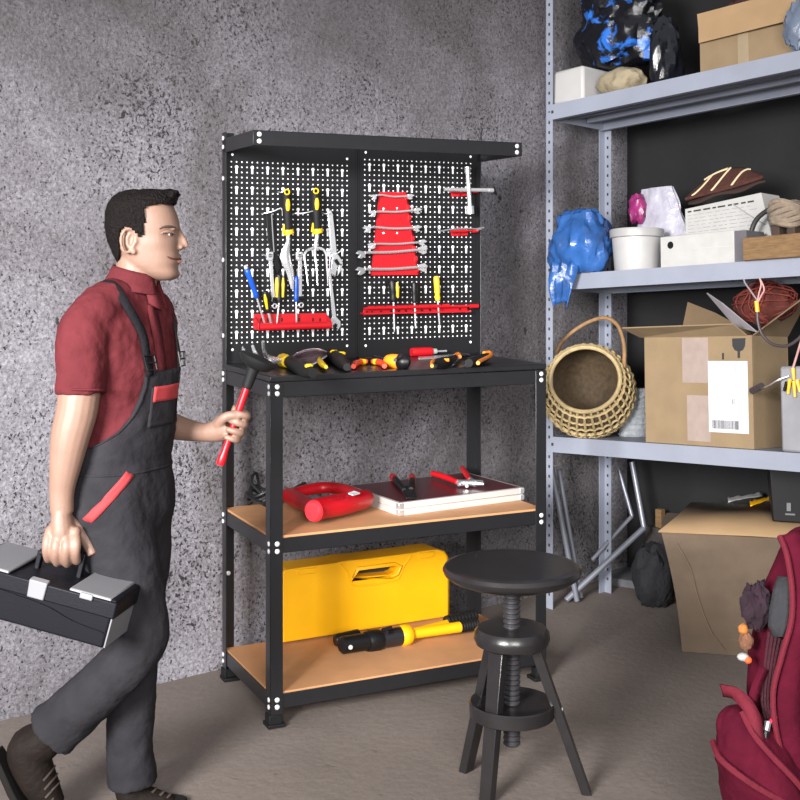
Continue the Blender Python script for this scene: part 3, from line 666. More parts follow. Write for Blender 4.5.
# shirt: torso and two short sleeves in one cloth
sh = MB(); torso(sh, 288, 455, -2)
limb(sh, [(122, 296, -14, 20), (104, 306, -36, 23), (90, 322, -50, 24.5)], 18)
limb(sh, [(98, 310, -42, 22), (86, 328, -54, 25), (82, 350, -60, 25), (81, 375, -64, 24), (81, 394, -65, 23.5)], 20)
limb(sh, [(130, 294, 14, 20), (146, 306, 40, 22)], 16)
limb(sh, [(146, 306, 44, 22), (150, 330, 58, 27), (152, 360, 68, 26), (153, 395, 72, 25)], 18)
limb(sh, [(135, 281, 0, 21), (132, 290, 0, 26), (128, 302, 0, 34)], 20)
so = part(man, 'shirt', sh, SHIRT); mods(so, remesh=.006, smooth=8)
tx = bpy.data.textures.new('cloth_folds', 'CLOUDS'); tx.noise_scale = .05; tx.noise_depth = 2
def folds(o, st, tex=tx):
    q = o.modifiers.new('folds', 'DISPLACE'); q.texture = tex; q.strength = st; q.mid_level = .5; q.texture_coords = 'LOCAL'
folds(so, .013)
c = MB()                                                        # collar, button band, sleeve hem
def colpt(th, y, r): cx = 135 - (y - 276) * .12; return J(cx + r * math.cos(th) * .98, y + 5.5 * math.cos(th), r * math.sin(th))
grid = [[colpt(th, y, r) for th in [math.radians(a) for a in range(22, 339, 12)]] for y, r in ((270.5, 21.8), (274, 23.4), (283, 27), (290, 31))]
c.sheet(grid); co = part(so, 'collar', c, SHIRT); mods(co, solid=.005)
for s in (-1, 1):
    c = MB(); a_ = [(157, 284, s * 9), (150, 288, s * 21), (154, 302, s * 25), (166, 310, s * 16 - 6)]
    g0 = [J(x, y, d) for x, y, d in a_]; c.add(g0, [(0, 1, 2, 3)]); part(so, 'collar_point', c, SHIRT, solid=.005)
c = MB(); c.sheet([[tpt(y, math.radians(a), 1.2) for a in (-4, 0, 4)] for y in range(304, 372, 6)]); part(so, 'button_band', c, SHIRT, solid=.003)
c = MB(); c.tube([JP(81 + 23.8 * math.cos(t), 391 + 1.5 * math.sin(t), -65 + 23.6 * math.sin(t)) for t in [2 * PI * k / 28 for k in range(28)]], 1.3 * SP, 6, closed=True); part(so, 'sleeve_hem', c, SHIRT)
# overalls: trousers and waist as one piece, then bib, straps, buckles and trims
ov = MB(); torso(ov, 446, 548, 2.5)
limb(ov, [(106, 500, -20, 43)] + LEGN[1:-3] + [(88, 698, -22, 26.5), (62, 722, -20, 26), (52, 731, -19, 28.5)], 22)
limb(ov, [(132, 500, 22, 42)] + LEGF[1:-3] + [(131, 700, 26, 24.5), (129, 740, 26, 23.5), (131, 765, 26, 25), (132, 783, 26, 26.5)], 22)
def bibhalf(y): return interp([368, 380, 395, 410, 425, 437, 446, 452], [22, 24, 29, 37, 52, 76, 108, 165], y)
gf = [[tpt(368 + 4 * i, math.radians(bibhalf(368 + 4 * i) * (-1 + 2 * k / 36) + 2), 4.2) for k in range(37)] for i in range(22)]
gb = [[tpt(368 + 4 * i, math.radians(bibhalf(368 + 4 * i) * (-1 + 2 * k / 36) + 2), -2) for k in range(37)] for i in range(22)]
ov.loft([f + b[::-1] for f, b in zip(gf, gb)])
oo = part(man, 'overalls', ov, OVER); mods(oo, remesh=.006, smooth=6)
tx2 = bpy.data.textures.new('trouser_folds', 'CLOUDS'); tx2.noise_scale = .085; tx2.noise_depth = 3
folds(oo, .014, tx2)
def wrap(o, target, off=.002):
    q = o.modifiers.new('wrap', 'SHRINKWRAP'); q.target = target; q.offset = off; q.wrap_method = 'NEAREST_SURFACEPOINT'; q.wrap_mode = 'ON_SURFACE'
    return o
def oncloth(name, c, m, off=.003, solid=.003, **kw):
    o = part(oo, name, c, m, **kw); wrap(o, oo, off); mods(o, solid=solid); return o
def angx(x, y):                                                 # angle on the near side whose surface point shows at column x
    return min((math.radians(a / 2) for a in range(-300, -10)), key=lambda th: abs(400 + F * tpt(y, th, 4).x / tpt(y, th, 4).y - x))
c = MB(); c.sheet([[tpt(y, math.radians(a), 6) for a in range(-14, 23, 3)] for y in range(384, 424, 3)]); oncloth('chest_pocket', c, OVER, .002, .004)
c = MB(); c.sheet([[tpt(y, math.radians(a), 6) for a in range(-12, 22, 3)] for y in (383, 386, 389, 392, 395, 398)]); oncloth('pocket_flap', c, TRIMR, .0055, .003, label='red pocket flap')
c = MB(); c.sheet([[tpt(y, math.radians(a), 4.4) for a in range(-170, 171, 5)] for y in (464.4, 465.5, 466.6)]); oncloth('waist_seam', c, OVER, .001, .003)
c = MB(); g = []
for i in range(13):
    f = i / 12; y = 465 + 43 * f; x = 131 - 44 * f
    g.append([tpt(y + d * .6, angx(x + d, y), 5) for d in (-4, -1.3, 1.3, 4)])
c.sheet(g); oncloth('pocket_trim', c, TRIMR, .002, .003, label='slanting red pocket trim')
for sg in (-1, 1):
    c = MB(); c.sheet([[tpt(y, math.radians(sg * bibhalf(y) + 2 + dd), 5) for dd in (-2.5 - sg * 1.5, -sg * 1.5 + 2.5)] for y in range(369, 446, 3)]); oncloth('edge_hem', c, OVER, .002, .003)
# straps
def strap(pts, wpx, nm):
    c = MB(); P = spline([J(*p) for p in pts], 6); rows = []
    for i, p in enumerate(P):
        t = (P[min(i + 1, len(P) - 1)] - P[max(i - 1, 0)]).normalized(); ctr = J(118, 340, 0); ctr.z = p.z - .03
        o_ = (p - ctr).normalized(); sd = t.cross(o_).normalized()
        rows.append([p - sd * wpx * SP / 2, p, p + sd * wpx * SP / 2])
    c.sheet(rows); return part(oo, nm, c, mat('strap_web', '131215', .85, 0, .15, 60, .3, 120, spec=.1), solid=.005)
a1 = tpt(372, math.radians(-16), 5); a2 = tpt(372, math.radians(20), 5)
def pxd(p): return ((p.x / SP) + 400, HZ - (p.z - HC) / SP, (p.y - MY) / SP)
strap([pxd(tpt(420, math.radians(-165), 4)), pxd(tpt(370, math.radians(-160), 4)), pxd(tpt(330, math.radians(-152), 6)), (101, 294, -26), (112, 284, -33), (124, 286, -40), (137, 303, -46), (151, 330, -42), pxd(tpt(352, math.radians(-17), 5)), pxd(a1)], 8.5, 'strap')
strap([pxd(tpt(420, math.radians(170), 4)), pxd(tpt(340, math.radians(160), 4)), (120, 290, 32), (138, 287, 38), (158, 303, 33), (170, 325, 20), pxd(tpt(350, math.radians(20), 5)), pxd(a2)], 8.5, 'strap')
for a in (-16, 20):
    c = MB(); q = [tpt(y, math.radians(a + d), 8) for y, d in ((352, -5), (352, 5), (366, 5), (366, -5))]
    c.tube(q, 1.2 * SP, 6, closed=True); c.tube([tpt(359, math.radians(a - 5), 8), tpt(359, math.radians(a + 5), 8)], 1 * SP, 6); part(oo, 'buckle', c, BLKP)
# boots
def boot(name, spine, sole):
    m = MB(); limb(m, spine, 18, 5); o = part(man, name, m, BOOT); mods(o, remesh=.005, smooth=3)
    s_ = MB(); 
    P = [J(*p[:3]) for p in sole]; rows = []
    up = Vector((0, 0, 1))
    t0 = (P[-1] - P[0]).normalized(); dn = t0.cross(Vector((0, 1, 0))).normalized(); dn = dn if dn.z < 0 else -dn
    n = len(P)
    bot, top = [], []
    for sgn in (1, -1):
        seq = range(n) if sgn > 0 else range(n - 1, -1, -1)
        for i in seq:
            q = P[i] + Vector((0, sgn * sole[i][3] * SP, 0)); top.append(q - dn * .004); bot.append(q + dn * .014)
    s_.hexa(bot, top); part(o, 'sole', s_, SOLE, bevel=.003)
    return o
b1 = boot('boot', [(131, 772, 26, 15), (131, 788, 26, 16.5), (136, 797, 26, 16), (150, 801, 26, 13.5), (164, 804, 26, 11.5), (174, 806.5, 26, 8.5)], [(115, 812, 26, 9), (122, 812, 26, 12), (135, 812, 26, 11), (150, 812, 26, 13), (166, 812, 26, 13), (177, 812, 26, 9), (182, 812, 26, 4)])
b2 = boot('boot', [(54, 728, -19, 17.5), (42, 741, -19, 20), (28, 750, -19, 20.5), (35, 772, -19, 19), (45, 792, -19, 16), (55, 807, -19, 11.5)], [(5, 741, -19, 8), (7, 748, -19, 12), (13, 760, -19, 12), (22, 780, -19, 12), (33, 800, -19, 13), (42, 813, -19, 12), (54, 820, -19, 8)])
lace = mat('boot_lace', '3d342d', .7)
for i in range(5):
    f = i / 4; x = 61 + 5 * math.sin(f * 3); y = 760 + 34 * f
    m = MB(); m.tube([J(56 + 2 * f, y + 5, -38), J(62 - 1 * f, y, -32), J(63.5 - .5 * f, y - 2, -22), J(62, y - 1, -12)], 1.2 * SP, 6); wrap(part(b2, 'lace', m, lace), b2, .003)
for i in range(4):
    m = MB(); x = 146 + 8 * i; y = 786 + 3.2 * i; m.tube([J(x - 3, y + 4, 14), J(x, y, 20), J(x + 1, y - .6, 27), J(x, y, 34)], 1.2 * SP, 6); wrap(part(b1, 'lace', m, lace), b1, .003)
# --- mallet in his left hand
P3 = lambda f, a=0, b=0: JP(*hp(f, a, b))
mal = thing('mallet', 'red-handled mallet with a broad black rubber head gripped in the man\'s forward hand', 'mallet', IDN, P3(0))
m = MB(); m.tube([P3(-.03), P3(0), P3(.06), P3(.12), P3(.3), P3(.6), P3(.86)], [4.2 * SP, 4.9 * SP, 4.6 * SP, 3.5 * SP, 3.6 * SP, 3.7 * SP, 3.7 * SP], 14); part(mal, 'handle', m, REDP)
m = MB(); m.tube([P3(.82), P3(.86), P3(1.0), P3(1.08)], [4.8 * SP, 5.6 * SP, 6.2 * SP, 8 * SP], 16); part(mal, 'neck', m, BLKR)
m = MB(); ax = (JP(275, 368, 42) - JP(240, 352, 42)); c0 = JP(257, 361.5, 42)
ux = ax.normalized(); uz = ux.cross(Vector((0, 1, 0))).normalized(); uy = uz.cross(ux)
MM = Matrix((ux, uy, uz)).transposed()
prof = [(2, 8.5), (9, 7.6), (15, 5), (19.5, 0), (20.2, -2.2), (19, -4.0), (14, -5.2), (6, -6), (1, -6.2)]
up_ = uz if uz.z < 0 else -uz
m.lathe([(r * SP, z * SP) for r, z in prof], c0, up_, 28); part(mal, 'head', m, BLKR)
# --- toolbox in his right hand
TF = Matrix.Translation(JP(53, 595, -62)) @ Matrix.Rotation(math.radians(12.5), 4, 'Y') @ Matrix.Rotation(math.radians(-8), 4, 'Z')
tbx = thing('toolbox', 'black plastic toolbox with grey lid compartments carried by the striding man', 'toolbox', TF)
TBK = mat('toolbox_black', '101015', .45, 0, .06, 10, .05, 200, spec=.12); TGR = mat('toolbox_grey', '6a6a6d', .45, 0, .05)
hl, hd = .198, .108
m = MB(); m.hexa([(-hl * .93, -hd * .9, -.058), (hl * .93, -hd * .9, -.058), (hl * .93, hd * .9, -.058), (-hl * .93, hd * .9, -.058)], [(-hl * .96, -hd * .95, .045), (hl * .96, -hd * .95, .045), (hl * .96, hd * .95, .045), (-hl * .96, hd * .95, .045)]); part(tbx, 'bin', m, TBK, bevel=.006)
for s in (1, -1):
    m = MB(); m.hexa([(s * hl * .93, -hd * .88, -.056), (s * (hl * .93 + .004), -hd * .88, -.056), (s * (hl * .93 + .004), hd * .88, -.056), (s * hl * .93, hd * .88, -.056)], [(s * hl * .96, -hd * .93, .04), (s * (hl * .96 + .004), -hd * .93, .04), (s * (hl * .96 + .004), hd * .93, .04), (s * hl * .96, hd * .93, .04)]); part(tbx, 'end_panel', m, TGR, label='grey end panel', bevel=.001)
m = MB(); m.hexa([(-hl, -hd, .018), (hl, -hd, .018), (hl, hd, .018), (-hl, hd, .018)], [(-hl, -hd, .058), (hl, -hd, .058), (hl, hd, .058), (-hl, hd, .058)])
for s in (1, -1): m.hexa([(s * hl * .38, -hd, .058), (s * hl, -hd, .058), (s * hl, hd, .058), (s * hl * .38, hd, .058)], [(s * hl * .40, -hd * .96, .0645), (s * hl * .97, -hd * .96, .0645), (s * hl * .97, hd * .94, .0645), (s * hl * .40, hd * .94, .0645)])
lid = part(tbx, 'lid', m, TBK, bevel=.004)
for s in (1, -1):
    m = MB(); m.hexa([(s * hl * .39, -hd * 1.04, .0600), (s * hl * .93, -hd * 1.04, .0600), (s * hl * .93, hd * .84, .0648), (s * hl * .39, hd * .84, .0648)], [(s * hl * .40, -hd * 1.02, .0665), (s * hl * .92, -hd * 1.02, .0665), (s * hl * .92, hd * .82, .0705), (s * hl * .40, hd * .82, .0705)])
    cl_ = part(lid, 'compartment_lid', m, TGR, bevel=.0025, label='grey compartment lid')
    m = MB(); m.box((s * hl * .62 - .016, -hd * 1.05 - .002, .05), (s * hl * .62 + .016, -hd * 1.0, .064)); part(lid, 'small_latch', m, TGR, bevel=.002)
m = MB(); m.hexa([(-.021, -hd - .006, .02), (.021, -hd - .006, .02), (.021, -hd, .02), (-.021, -hd, .02)], [(-.023, -hd - .007, .062), (.023, -hd - .007, .062), (.023, -hd + .012, .066), (-.023, -hd + .012, .066)]); part(tbx, 'latch', m, TGR, bevel=.0025, label='broad grey front latch')
m = MB(); m.tube(spline([(-hl * .96, -hd * .985, .022), (-.06, -hd * .98, .014), (.03, -hd * .975, .006), (.10, -hd * .96, -.012), (hl * .9, -hd * .95, -.02)], 6), .0018, 6); part(tbx, 'ridge', m, TBK)
INV = TF.inverted()
q0, q1 = INV @ JP(41, 552.5, -62), INV @ JP(84, 556, -62)
m = MB(); m.tube([q0, q0 + (q1 - q0) * .1, q0 + (q1 - q0) * .9, q1], [.011, .0095, .0095, .011], 14); hn = part(tbx, 'handle', m, TBK)
for q in (q0, q1):
    m = MB(); m.box((q.x - .006, q.y - .009, .056), (q.x + .006, q.y + .009, q.z + .006)); part(hn, 'handle_post', m, TBK, bevel=.002)
# ================================================================ the screw stool
STB = mat('stool_black', '211f20', .28, .1, .12, 22, .04, 120); STS = mat('stool_screw', '3c3b3e', .45, .5, .15, 40)
SX, SY = .305, 3.272
stool = thing('screw_stool', 'round black screw stool with three legs on the floor in front of the workbench', 'stool', IDN, (SX, SY, 0))
C0 = Vector((SX, SY, 0))
m = MB(); m.lathe([(0, .562), (.10, .560), (.145, .566), (.17, .576), (.186, .588), (.189, .598), (.183, .608), (.172, .612), (.164, .6115), (0, .6105)], C0, n=56); part(stool, 'seat', m, STB)
m = MB(); prof = [(.0, .12)]
z = .12
while z < .565:
    prof += [(.0195, z), (.0235, z + .0045), (.0235, z + .0085), (.0195, z + .013)]; z += .0138
prof.append((0, .566)); m.lathe(prof, C0, n=24); part(stool, 'screw', m, STS, label='threaded steel screw')
m = MB(); m.lathe([(.026, .392), (.085, .390), (.099, .398), (.104, .412), (.102, .428), (.093, .440), (.06, .4425), (.026, .4425)], C0, n=44); part(stool, 'collar', m, STB)
m = MB(); m.lathe([(.025, .206), (.112, .200), (.1155, .203), (.1165, .236), (.113, .240), (.108, .238), (.10, .232), (.025, .232)], C0, n=44); part(stool, 'lower_ring', m, STB)
for fx_, fy_ in ((.186, 3.385), (.231, 3.187), (.505, 3.246)):
    f = Vector((fx_, fy_, 0)); d = (f - C0); d.z = 0; d.normalize(); sd = Vector((-d.y, d.x, 0))
    t_ = C0 + d * .06 + Vector((0, 0, .398)); hw, ht = .018, .013
    m = MB(); m.hexa([f - sd * hw - d * ht, f + sd * hw - d * ht, f + sd * hw + d * ht, f - sd * hw + d * ht], [t_ - sd * .023 - d * .014, t_ + sd * .023 - d * .014, t_ + sd * .023 + d * .014, t_ - sd * .023 + d * .014])
    lg = part(stool, 'leg', m, STB, bevel=.002)
    p = f + (t_ - f) * .56 + d * .0125; m = MB(); m.lathe([(0, 0), (.006, 0), (.004, .003), (0, .003)], p, d, 12); part(lg, 'bolt', m, RIVET)
# ================================================================ things on the workbench
def tb(px, py, h=.0):
    p = hit(BF, px, py, 2, ZT + h); p.y = min(p.y, VP - .024); return p
def sh_(z, px, py, h=.0): return hit(BF, px, py, 2, z + h)
def btub(m, pts, r, h, n=10, k=4, z=ZT): m.tube(spline([tb(x, y, h) for x, y in pts], k), [q.x for q in spline([Vector((a, 0, 0)) for a in r], k)] if isinstance(r, list) else r, n); return m
# hand rake with its prongs towards the man
t = thing('hand_rake', 'three-pronged hand rake with black and yellow handle lying at the left end of the tabletop', 'garden tool', BF, tb(295, 368))
m = MB(); btub(m, [(287, 360), (292, 363), (300, 367), (307, 371), (313, 373)], [.017, .022, .024, .022, .015], .022, 12); h = part(t, 'handle', m, BLKR)
m = MB(); btub(m, [(281, 359.5), (283.5, 360.5), (287, 361.5)], [.016, .024, .02], .023, 12); part(h, 'collar', m, BRYEL)
m = MB(); m.ball(tb(309, 366, .040), (.014, .009, .008), 10); part(h, 'grip_inlay', m, BRYEL)
m = MB(); p0 = tb(281, 360, .02)
for pts in ([(281, 360, .02), (268, 362, .02), (256, 360, .02), (246, 356, .03), (243.5, 349, .05), (243, 346, .055)], [(281, 360, .02), (268, 359, .02), (259, 357, .03), (255, 351, .05), (252.5, 344, .07)], [(281, 360, .02), (274, 358, .02), (267, 355, .035), (264, 349, .06), (263, 340, .09)]):
    P = [p0] + [Vector((0, 0, 0))] * 0
    Q = []
    for i, (x, y, hh) in enumerate(pts): Q.append(tb(x, y + hh * 330, .006) + Vector((0, 0, hh)))
    m.tube(spline(Q, 4), [.0085 - .004 * k / (len(Q) * 4) for k in range(4 * (len(Q) - 1) + 1)], 8)
part(t, 'prongs', m, CHROME)
# trowel lying with its blade up
t = thing('hand_trowel', 'trowel lying on the tabletop with clear smoky blade and black-yellow handle beside the hand rake', 'garden tool', BF, tb(325, 365))
m = MB(); btub(m, [(320, 357), (327, 355.5), (335, 357), (342, 362), (347, 367)], [.014, .022, .024, .022, .012], .022, 12); h = part(t, 'handle', m, BLKR)
for x, y in ((334, 353.5), (341.5, 355.5)):
    m = MB(); m.ball(tb(x, y + 10, 0) + Vector((0, 0, .04)), (.016, .012, .008), 12); part(h, 'grip_inlay', m, BRYEL)
m = MB(); btub(m, [(320.5, 357), (320, 361), (323, 365), (326, 367)], [.007, .01, .01, .006], .018, 10); part(h, 'collar', m, BRYEL)
SMOKE = mat('smoky_blade', '8d7d84', .15, .55, .2, 30)
def rise(x, y, yb):                                            # a point above the tabletop spot (x, yb) that shows at row y
    b = tb(x, yb); Y = (BF @ b).y; return b + Vector((0, 0, (yb - y) / F * Y))
m = MB(); g = []
for i, (x, yt, yb) in enumerate(((290, 358, 361.5), (297, 353, 364), (304, 350, 366), (312, 348.5, 365.5), (320, 349, 361), (327, 351.5, 356))):
    g.append([rise(x, yt + (yb - yt) * k / 6, 367 - 3 * math.sin(PI * k / 6)) for k in range(7)])
m.sheet(g); o = part(t, 'blade', m, SMOKE, solid=.003)
# pliers with red and yellow grips
t = thing('pliers', 'small pliers with open red and yellow grips lying near the panel seam', 'pliers', BF, tb(369, 364))
m = MB(); m.ball(tb(369, 360, .012), (.02, .028, .010), 12); part(t, 'jaws', m, BLKP)
for pts in ([(366.5, 361.5), (361, 362), (356, 363.5), (353.5, 366.5)], [(372, 361.5), (377, 361.8), (382, 363), (384.5, 366)]):
    m = MB(); btub(m, pts, [.008, .010, .011, .008], .012, 10); g_ = part(t, 'grip', m, mat('orange_red_grip', 'e5401f', .4))
    m = MB(); btub(m, [(pts[0][0] * .7 + pts[1][0] * .3, 361.7), (pts[1][0] * .9 + pts[2][0] * .1, pts[1][1])], [.0095, .0112], .012, 10, 3); part(g_, 'grip_band', m, BRYEL)
# stubby screwdriver
t = thing('screwdriver', 'stubby orange and black screwdriver lying with its tip to the left, beside the pliers', 'screwdriver', BF, tb(396, 364))
m = MB(); btub(m, [(374, 356.5), (388, 360)], [.004, .005], .018, 8, 3); part(t, 'shaft', m, mat('dark_blue_steel', '33414f', .3, .8))
m = MB(); btub(m, [(388, 360), (391, 361), (397, 361.5), (400, 361.5)], [.016, .023, .024, .022], .022, 14); h = part(t, 'handle', m, ORANGE)
m = MB(); btub(m, [(397, 361), (401, 361.6), (405, 362), (408, 361.8)], [.018, .026, .025, .012], .022, 14); part(h, 'end_cap', m, BLKP)
m = MB(); m.tube([tb(395, 360, .044), tb(401, 357.5, .045)], .006, 8); part(h, 'grip_inlay', m, BLKP)
# red screwdriver
t = thing('screwdriver', 'red-handled screwdriver with a white collar lying along the foot of the right panel', 'screwdriver', BF, tb(412, 352))
m = MB(); btub(m, [(397.5, 349.8), (399.5, 350), (424, 350.6), (426, 350.6)], [.012, .0165, .0165, .013], .0165, 14, 3); part(t, 'handle', m, RED)
m = MB(); btub(m, [(426, 350.4), (429.5, 350.2)], [.012, .010], .0165, 12, 2); part(t, 'collar', m, WHITE)
m = MB(); btub(m, [(429, 350.2), (440, 350)], [.004, .004], .016, 8, 2); part(t, 'shaft', m, CHROME)
# slim bar
t = thing('chisel', 'slim bright steel bar lying just in front of the red screwdriver', 'hand tool', BF, tb(445, 355))
m = MB(); m.prism([tb(418, 358.4, .001), tb(418.6, 360.2, .001), tb(470, 356.6, .001), tb(468, 355, .001)], (0, 0, .006)); part(t, 'blade', m, CHROME, bevel=.001)
m = MB(); m.prism([tb(456, 355.6, .007), tb(456, 357.6, .007), tb(470, 356.6, .007), tb(468, 355, .007)], (0, 0, .005)); part(t, 'grip', m, BLKP, bevel=.001)
# cutters with black and orange grips
t = thing('wire_cutters', 'black cutters with orange-edged handles lying towards the front of the tabletop', 'pliers', BF, tb(446, 362))
m = MB(); btub(m, [(434, 364), (441, 363), (448, 361.5), (455, 357.5)], [.015, .019, .017, .010], .02, 12); g_ = part(t, 'grip', m, BLKR)
m = MB(); btub(m, [(432, 366), (432, 362), (436, 360), (444, 360), (449, 360)], .0055, .03, 8); part(g_, 'grip_edging', m, ORANGE)
m = MB(); btub(m, [(453, 358), (458, 354.5), (460, 357)], [.008, .009, .006], .02, 10); part(t, 'handle_end', m, ORANGE)
m = MB(); m.ball(tb(455, 359, .014), (.016, .012, .010), 10); part(t, 'pivot', m, STEEL)
t = thing('box_cutter', 'black and orange utility knife at the right end of the tabletop tools', 'knife', BF, tb(480, 361))
m = MB(); btub(m, [(469, 363), (475, 361.5), (483, 358.5), (488, 356)], [.014, .018, .017, .011], .019, 12); g_ = part(t, 'grip', m, BLKR)
m = MB(); btub(m, [(478, 363), (480, 361), (487, 357.5), (491, 355), (490, 352.5), (484, 353)], .0065, .026, 8); part(g_, 'grip_edging', m, ORANGE)
# ---------------------------------------------------------------- middle shelf
z = ZM
t = thing('power_saw', 'red corded power tool with a D-shaped handle on the middle shelf', 'power tool', BF, sh_(z, 325, 515))
m = MB()
def P(x, y, h=.045): return sh_(z, x, y + h * 300, h * .0) + Vector((0, 0, h))
m.tube(spline([P(313, 511, .05), P(325, 508, .05), P(345, 504, .05), P(362, 499.5, .048), P(369, 497.5, .045)], 4), [q for q in [.034, .035, .036, .036, .036, .037, .037, .037, .036, .036, .035, .035, .034, .032, .03, .026, .014]], 18)
m.tube(spline([P(314, 509, .05), P(303, 503, .042), P(292, 497, .04), P(286, 493, .04)], 4), [.025, .026, .026, .027, .028, .028, .028, .028, .028, .028, .027, .022, .012], 14)
m.tube(spline([P(289, 495, .042), P(303, 490.5, .046), P(322, 487, .048), P(340, 488, .05), P(354, 493, .05), P(360, 497, .05)], 4), .021, 14)
o = part(t, 'body', m, REDP); mods(o, remesh=.006, smooth=6)
m = MB(); c = P(312.5, 512, .05); d = (P(313, 511, .05) - P(325, 508, .05)).normalized(); m.lathe([(.0, .004), (.030, .004), (.035, -.004), (.035, -.012)], c, d, 22); part(t, 'front_cap', m, mat('red_cap', 'f0303a', .35))
m = MB(); q = P(352, 491, .05); m.prism([P(348, 494.5, .085), P(354, 492.3, .088), P(360, 494.2, .083), P(353, 496.5, .083)], (0, 0, .004)); part(t, 'sticker', m, PAPER, label='white sticker')
m = MB()
for k in range(6):
    x = 327 + 2.6 * k; m.tube([P(x, 498.5 - k * .5, .090), P(x + 2, 501 - k * .5, .088)], .0016, 6)
part(t, 'vent_slots', m, mat('dark_red', '8a0f18', .5))
CORD = mat('black_cord', '151516', .5)
m = MB(); m.tube(spline([P(288, 492, .04), P(300, 484.5, .03), P(312, 480, .02), P(321, 480, .015), P(325, 484, .01)], 5), .006, 8); part(t, 'power_cord', m, CORD)
m = MB()
for k in range(5):
    c = sh_(z, 259 + k * .7, 505, 0) + Vector((0, 0, .012 + .009 * k)); a = .035 + .006 * (k % 3)
    m.tube([c + Vector((a * math.cos(u), a * 1.3 * math.sin(u), .012 * math.sin(u * 2 + k))) for u in [2 * PI * i / 26 for i in range(26)]], .0055, 6, closed=True)
c1 = sh_(z, 259, 505, 0); m.tube(spline([c1 + Vector((.02, 0, .03)), c1 + Vector((-.01, .05, .07)), c1 + Vector((.03, .12, .09)), c1 + Vector((.05, .14, .02))], 5), .0055, 6)
single('cable_coil', 'small coil of black cable behind the left front post on the middle shelf', 'cable', m, CORD, BF)
# aluminium case with maroon top
t = thing('flat_case', 'flat aluminium case with a maroon top on the middle shelf', 'case', BF, sh_(z, 440, 500))
ALU = mat('aluminium', 'd9d6d2', .38, .45, .05); MAR = mat('maroon_laminate', '4a1c22', .28, 0, .12, 12)
A0 = sh_(z, 399, 516.5); A1 = sh_(z, 524, 500); A3 = sh_(z, 354, 494.5)
e1 = (A1 - A0); ln = e1.length; e1.normalize(); e2 = Vector((-e1.y, e1.x, 0)); dp = max(.2, (A3 - A0).dot(e2))
CM = Matrix.Translation(A0) @ Matrix(((e1.x, e2.x, 0, 0), (e1.y, e2.y, 0, 0), (0, 0, 1, 0), (0, 0, 0, 1)))
hh = .044; dp = min(dp, .36)
def cbox(name, lo, hi, m_, par=t, bev=.0015, **k): mm = MB(); mm.box(lo, hi, CM); return part(par, name, mm, m_, bevel=bev, **k)
cbox('lower_shell', (0.002, .002, 0), (ln - .002, dp - .002, hh * .48), ALU); li = cbox('lid', (0, 0, hh * .52), (ln, dp, hh), ALU)
cbox('top_panel', (.012, .012, hh), (ln - .012, dp - .012, hh + .0015), MAR, li, .0005, label='maroon top panel')
for u in (0, ln):
    for zz in (hh * .02, hh * .54):
        cbox('corner_guard', (u - (.001 if u == 0 else .018), -.0015, zz), (u + (.018 if u == 0 else .001), .018, zz + hh * .42), CHROME)
CT = ZM + hh + .0015
def ct(px, py, h=0): return hit(BF, px, py, 2, CT + h)
def ctub(m, pts, r, h, n=10, k=4): m.tube(spline([ct(x, y, h) for x, y in pts], k), [q.x for q in spline([Vector((a, 0, 0)) for a in r], k)] if isinstance(r, list) else r, n); return m
t = thing('crimping_pliers', 'black crimping pliers with red grip ends lying at the middle of the maroon case', 'pliers', BF, ct(403, 495))
m = MB(); m.prism([ct(401, 488, .004), ct(413, 488, .004), ct(417, 499, .004), ct(406, 500, .004)], (0, 0, .009)); part(t, 'jaws', m, BLKP, bevel=.002)
for pts in ([(404, 490), (399, 484), (395, 479), (392, 476)], [(411, 489), (411.5, 484), (412, 480), (412, 476)]):
    m = MB(); ctub(m, pts[:3], [.008, .012, .012], .013, 10); g_ = part(t, 'grip', m, BLKP)
    m = MB(); ctub(m, [pts[2], ((pts[2][0] + pts[3][0]) / 2, (pts[2][1] + pts[3][1]) / 2), pts[3]], [.0125, .0135, .010], .013, 10); part(g_, 'grip_end', m, RED)
t = thing('hole_punch', 'revolving hole punch with red handles lying on the right of the maroon case', 'pliers', BF, ct(462, 485))
for pts in ([(457, 482), (449, 478.5), (440, 475.5), (432.5, 473.5)], [(470, 480), (467, 475), (464.5, 471.5), (462.5, 468.5)]):
    m = MB(); ctub(m, pts, [.009, .011, .011, .010], .018, 10); part(t, 'handle', m, RED)
m = MB(); ctub(m, [(457, 482), (464, 483), (472, 483), (484, 484)], [.010, .012, .012, .006], .016, 10); m.tube(spline([ct(470, 479, .018), ct(474, 482, .02), ct(482, 482.5, .016)], 4), .009, 10); part(t, 'jaws', m, STEEL)
m = MB(); m.lathe([(.0, 0), (.024, 0), (.024, .012), (0, .012)], ct(467, 484, .004), (0, 0, 1), 18)
for k in range(6): a = k * PI / 3; m.tube([ct(467, 484, .01) + Vector((.022 * math.cos(a), .022 * math.sin(a), 0)), ct(467, 484, .01) + Vector((.036 * math.cos(a), .036 * math.sin(a), 0))], .006, 8)
part(t, 'punch_wheel', m, CHROME)
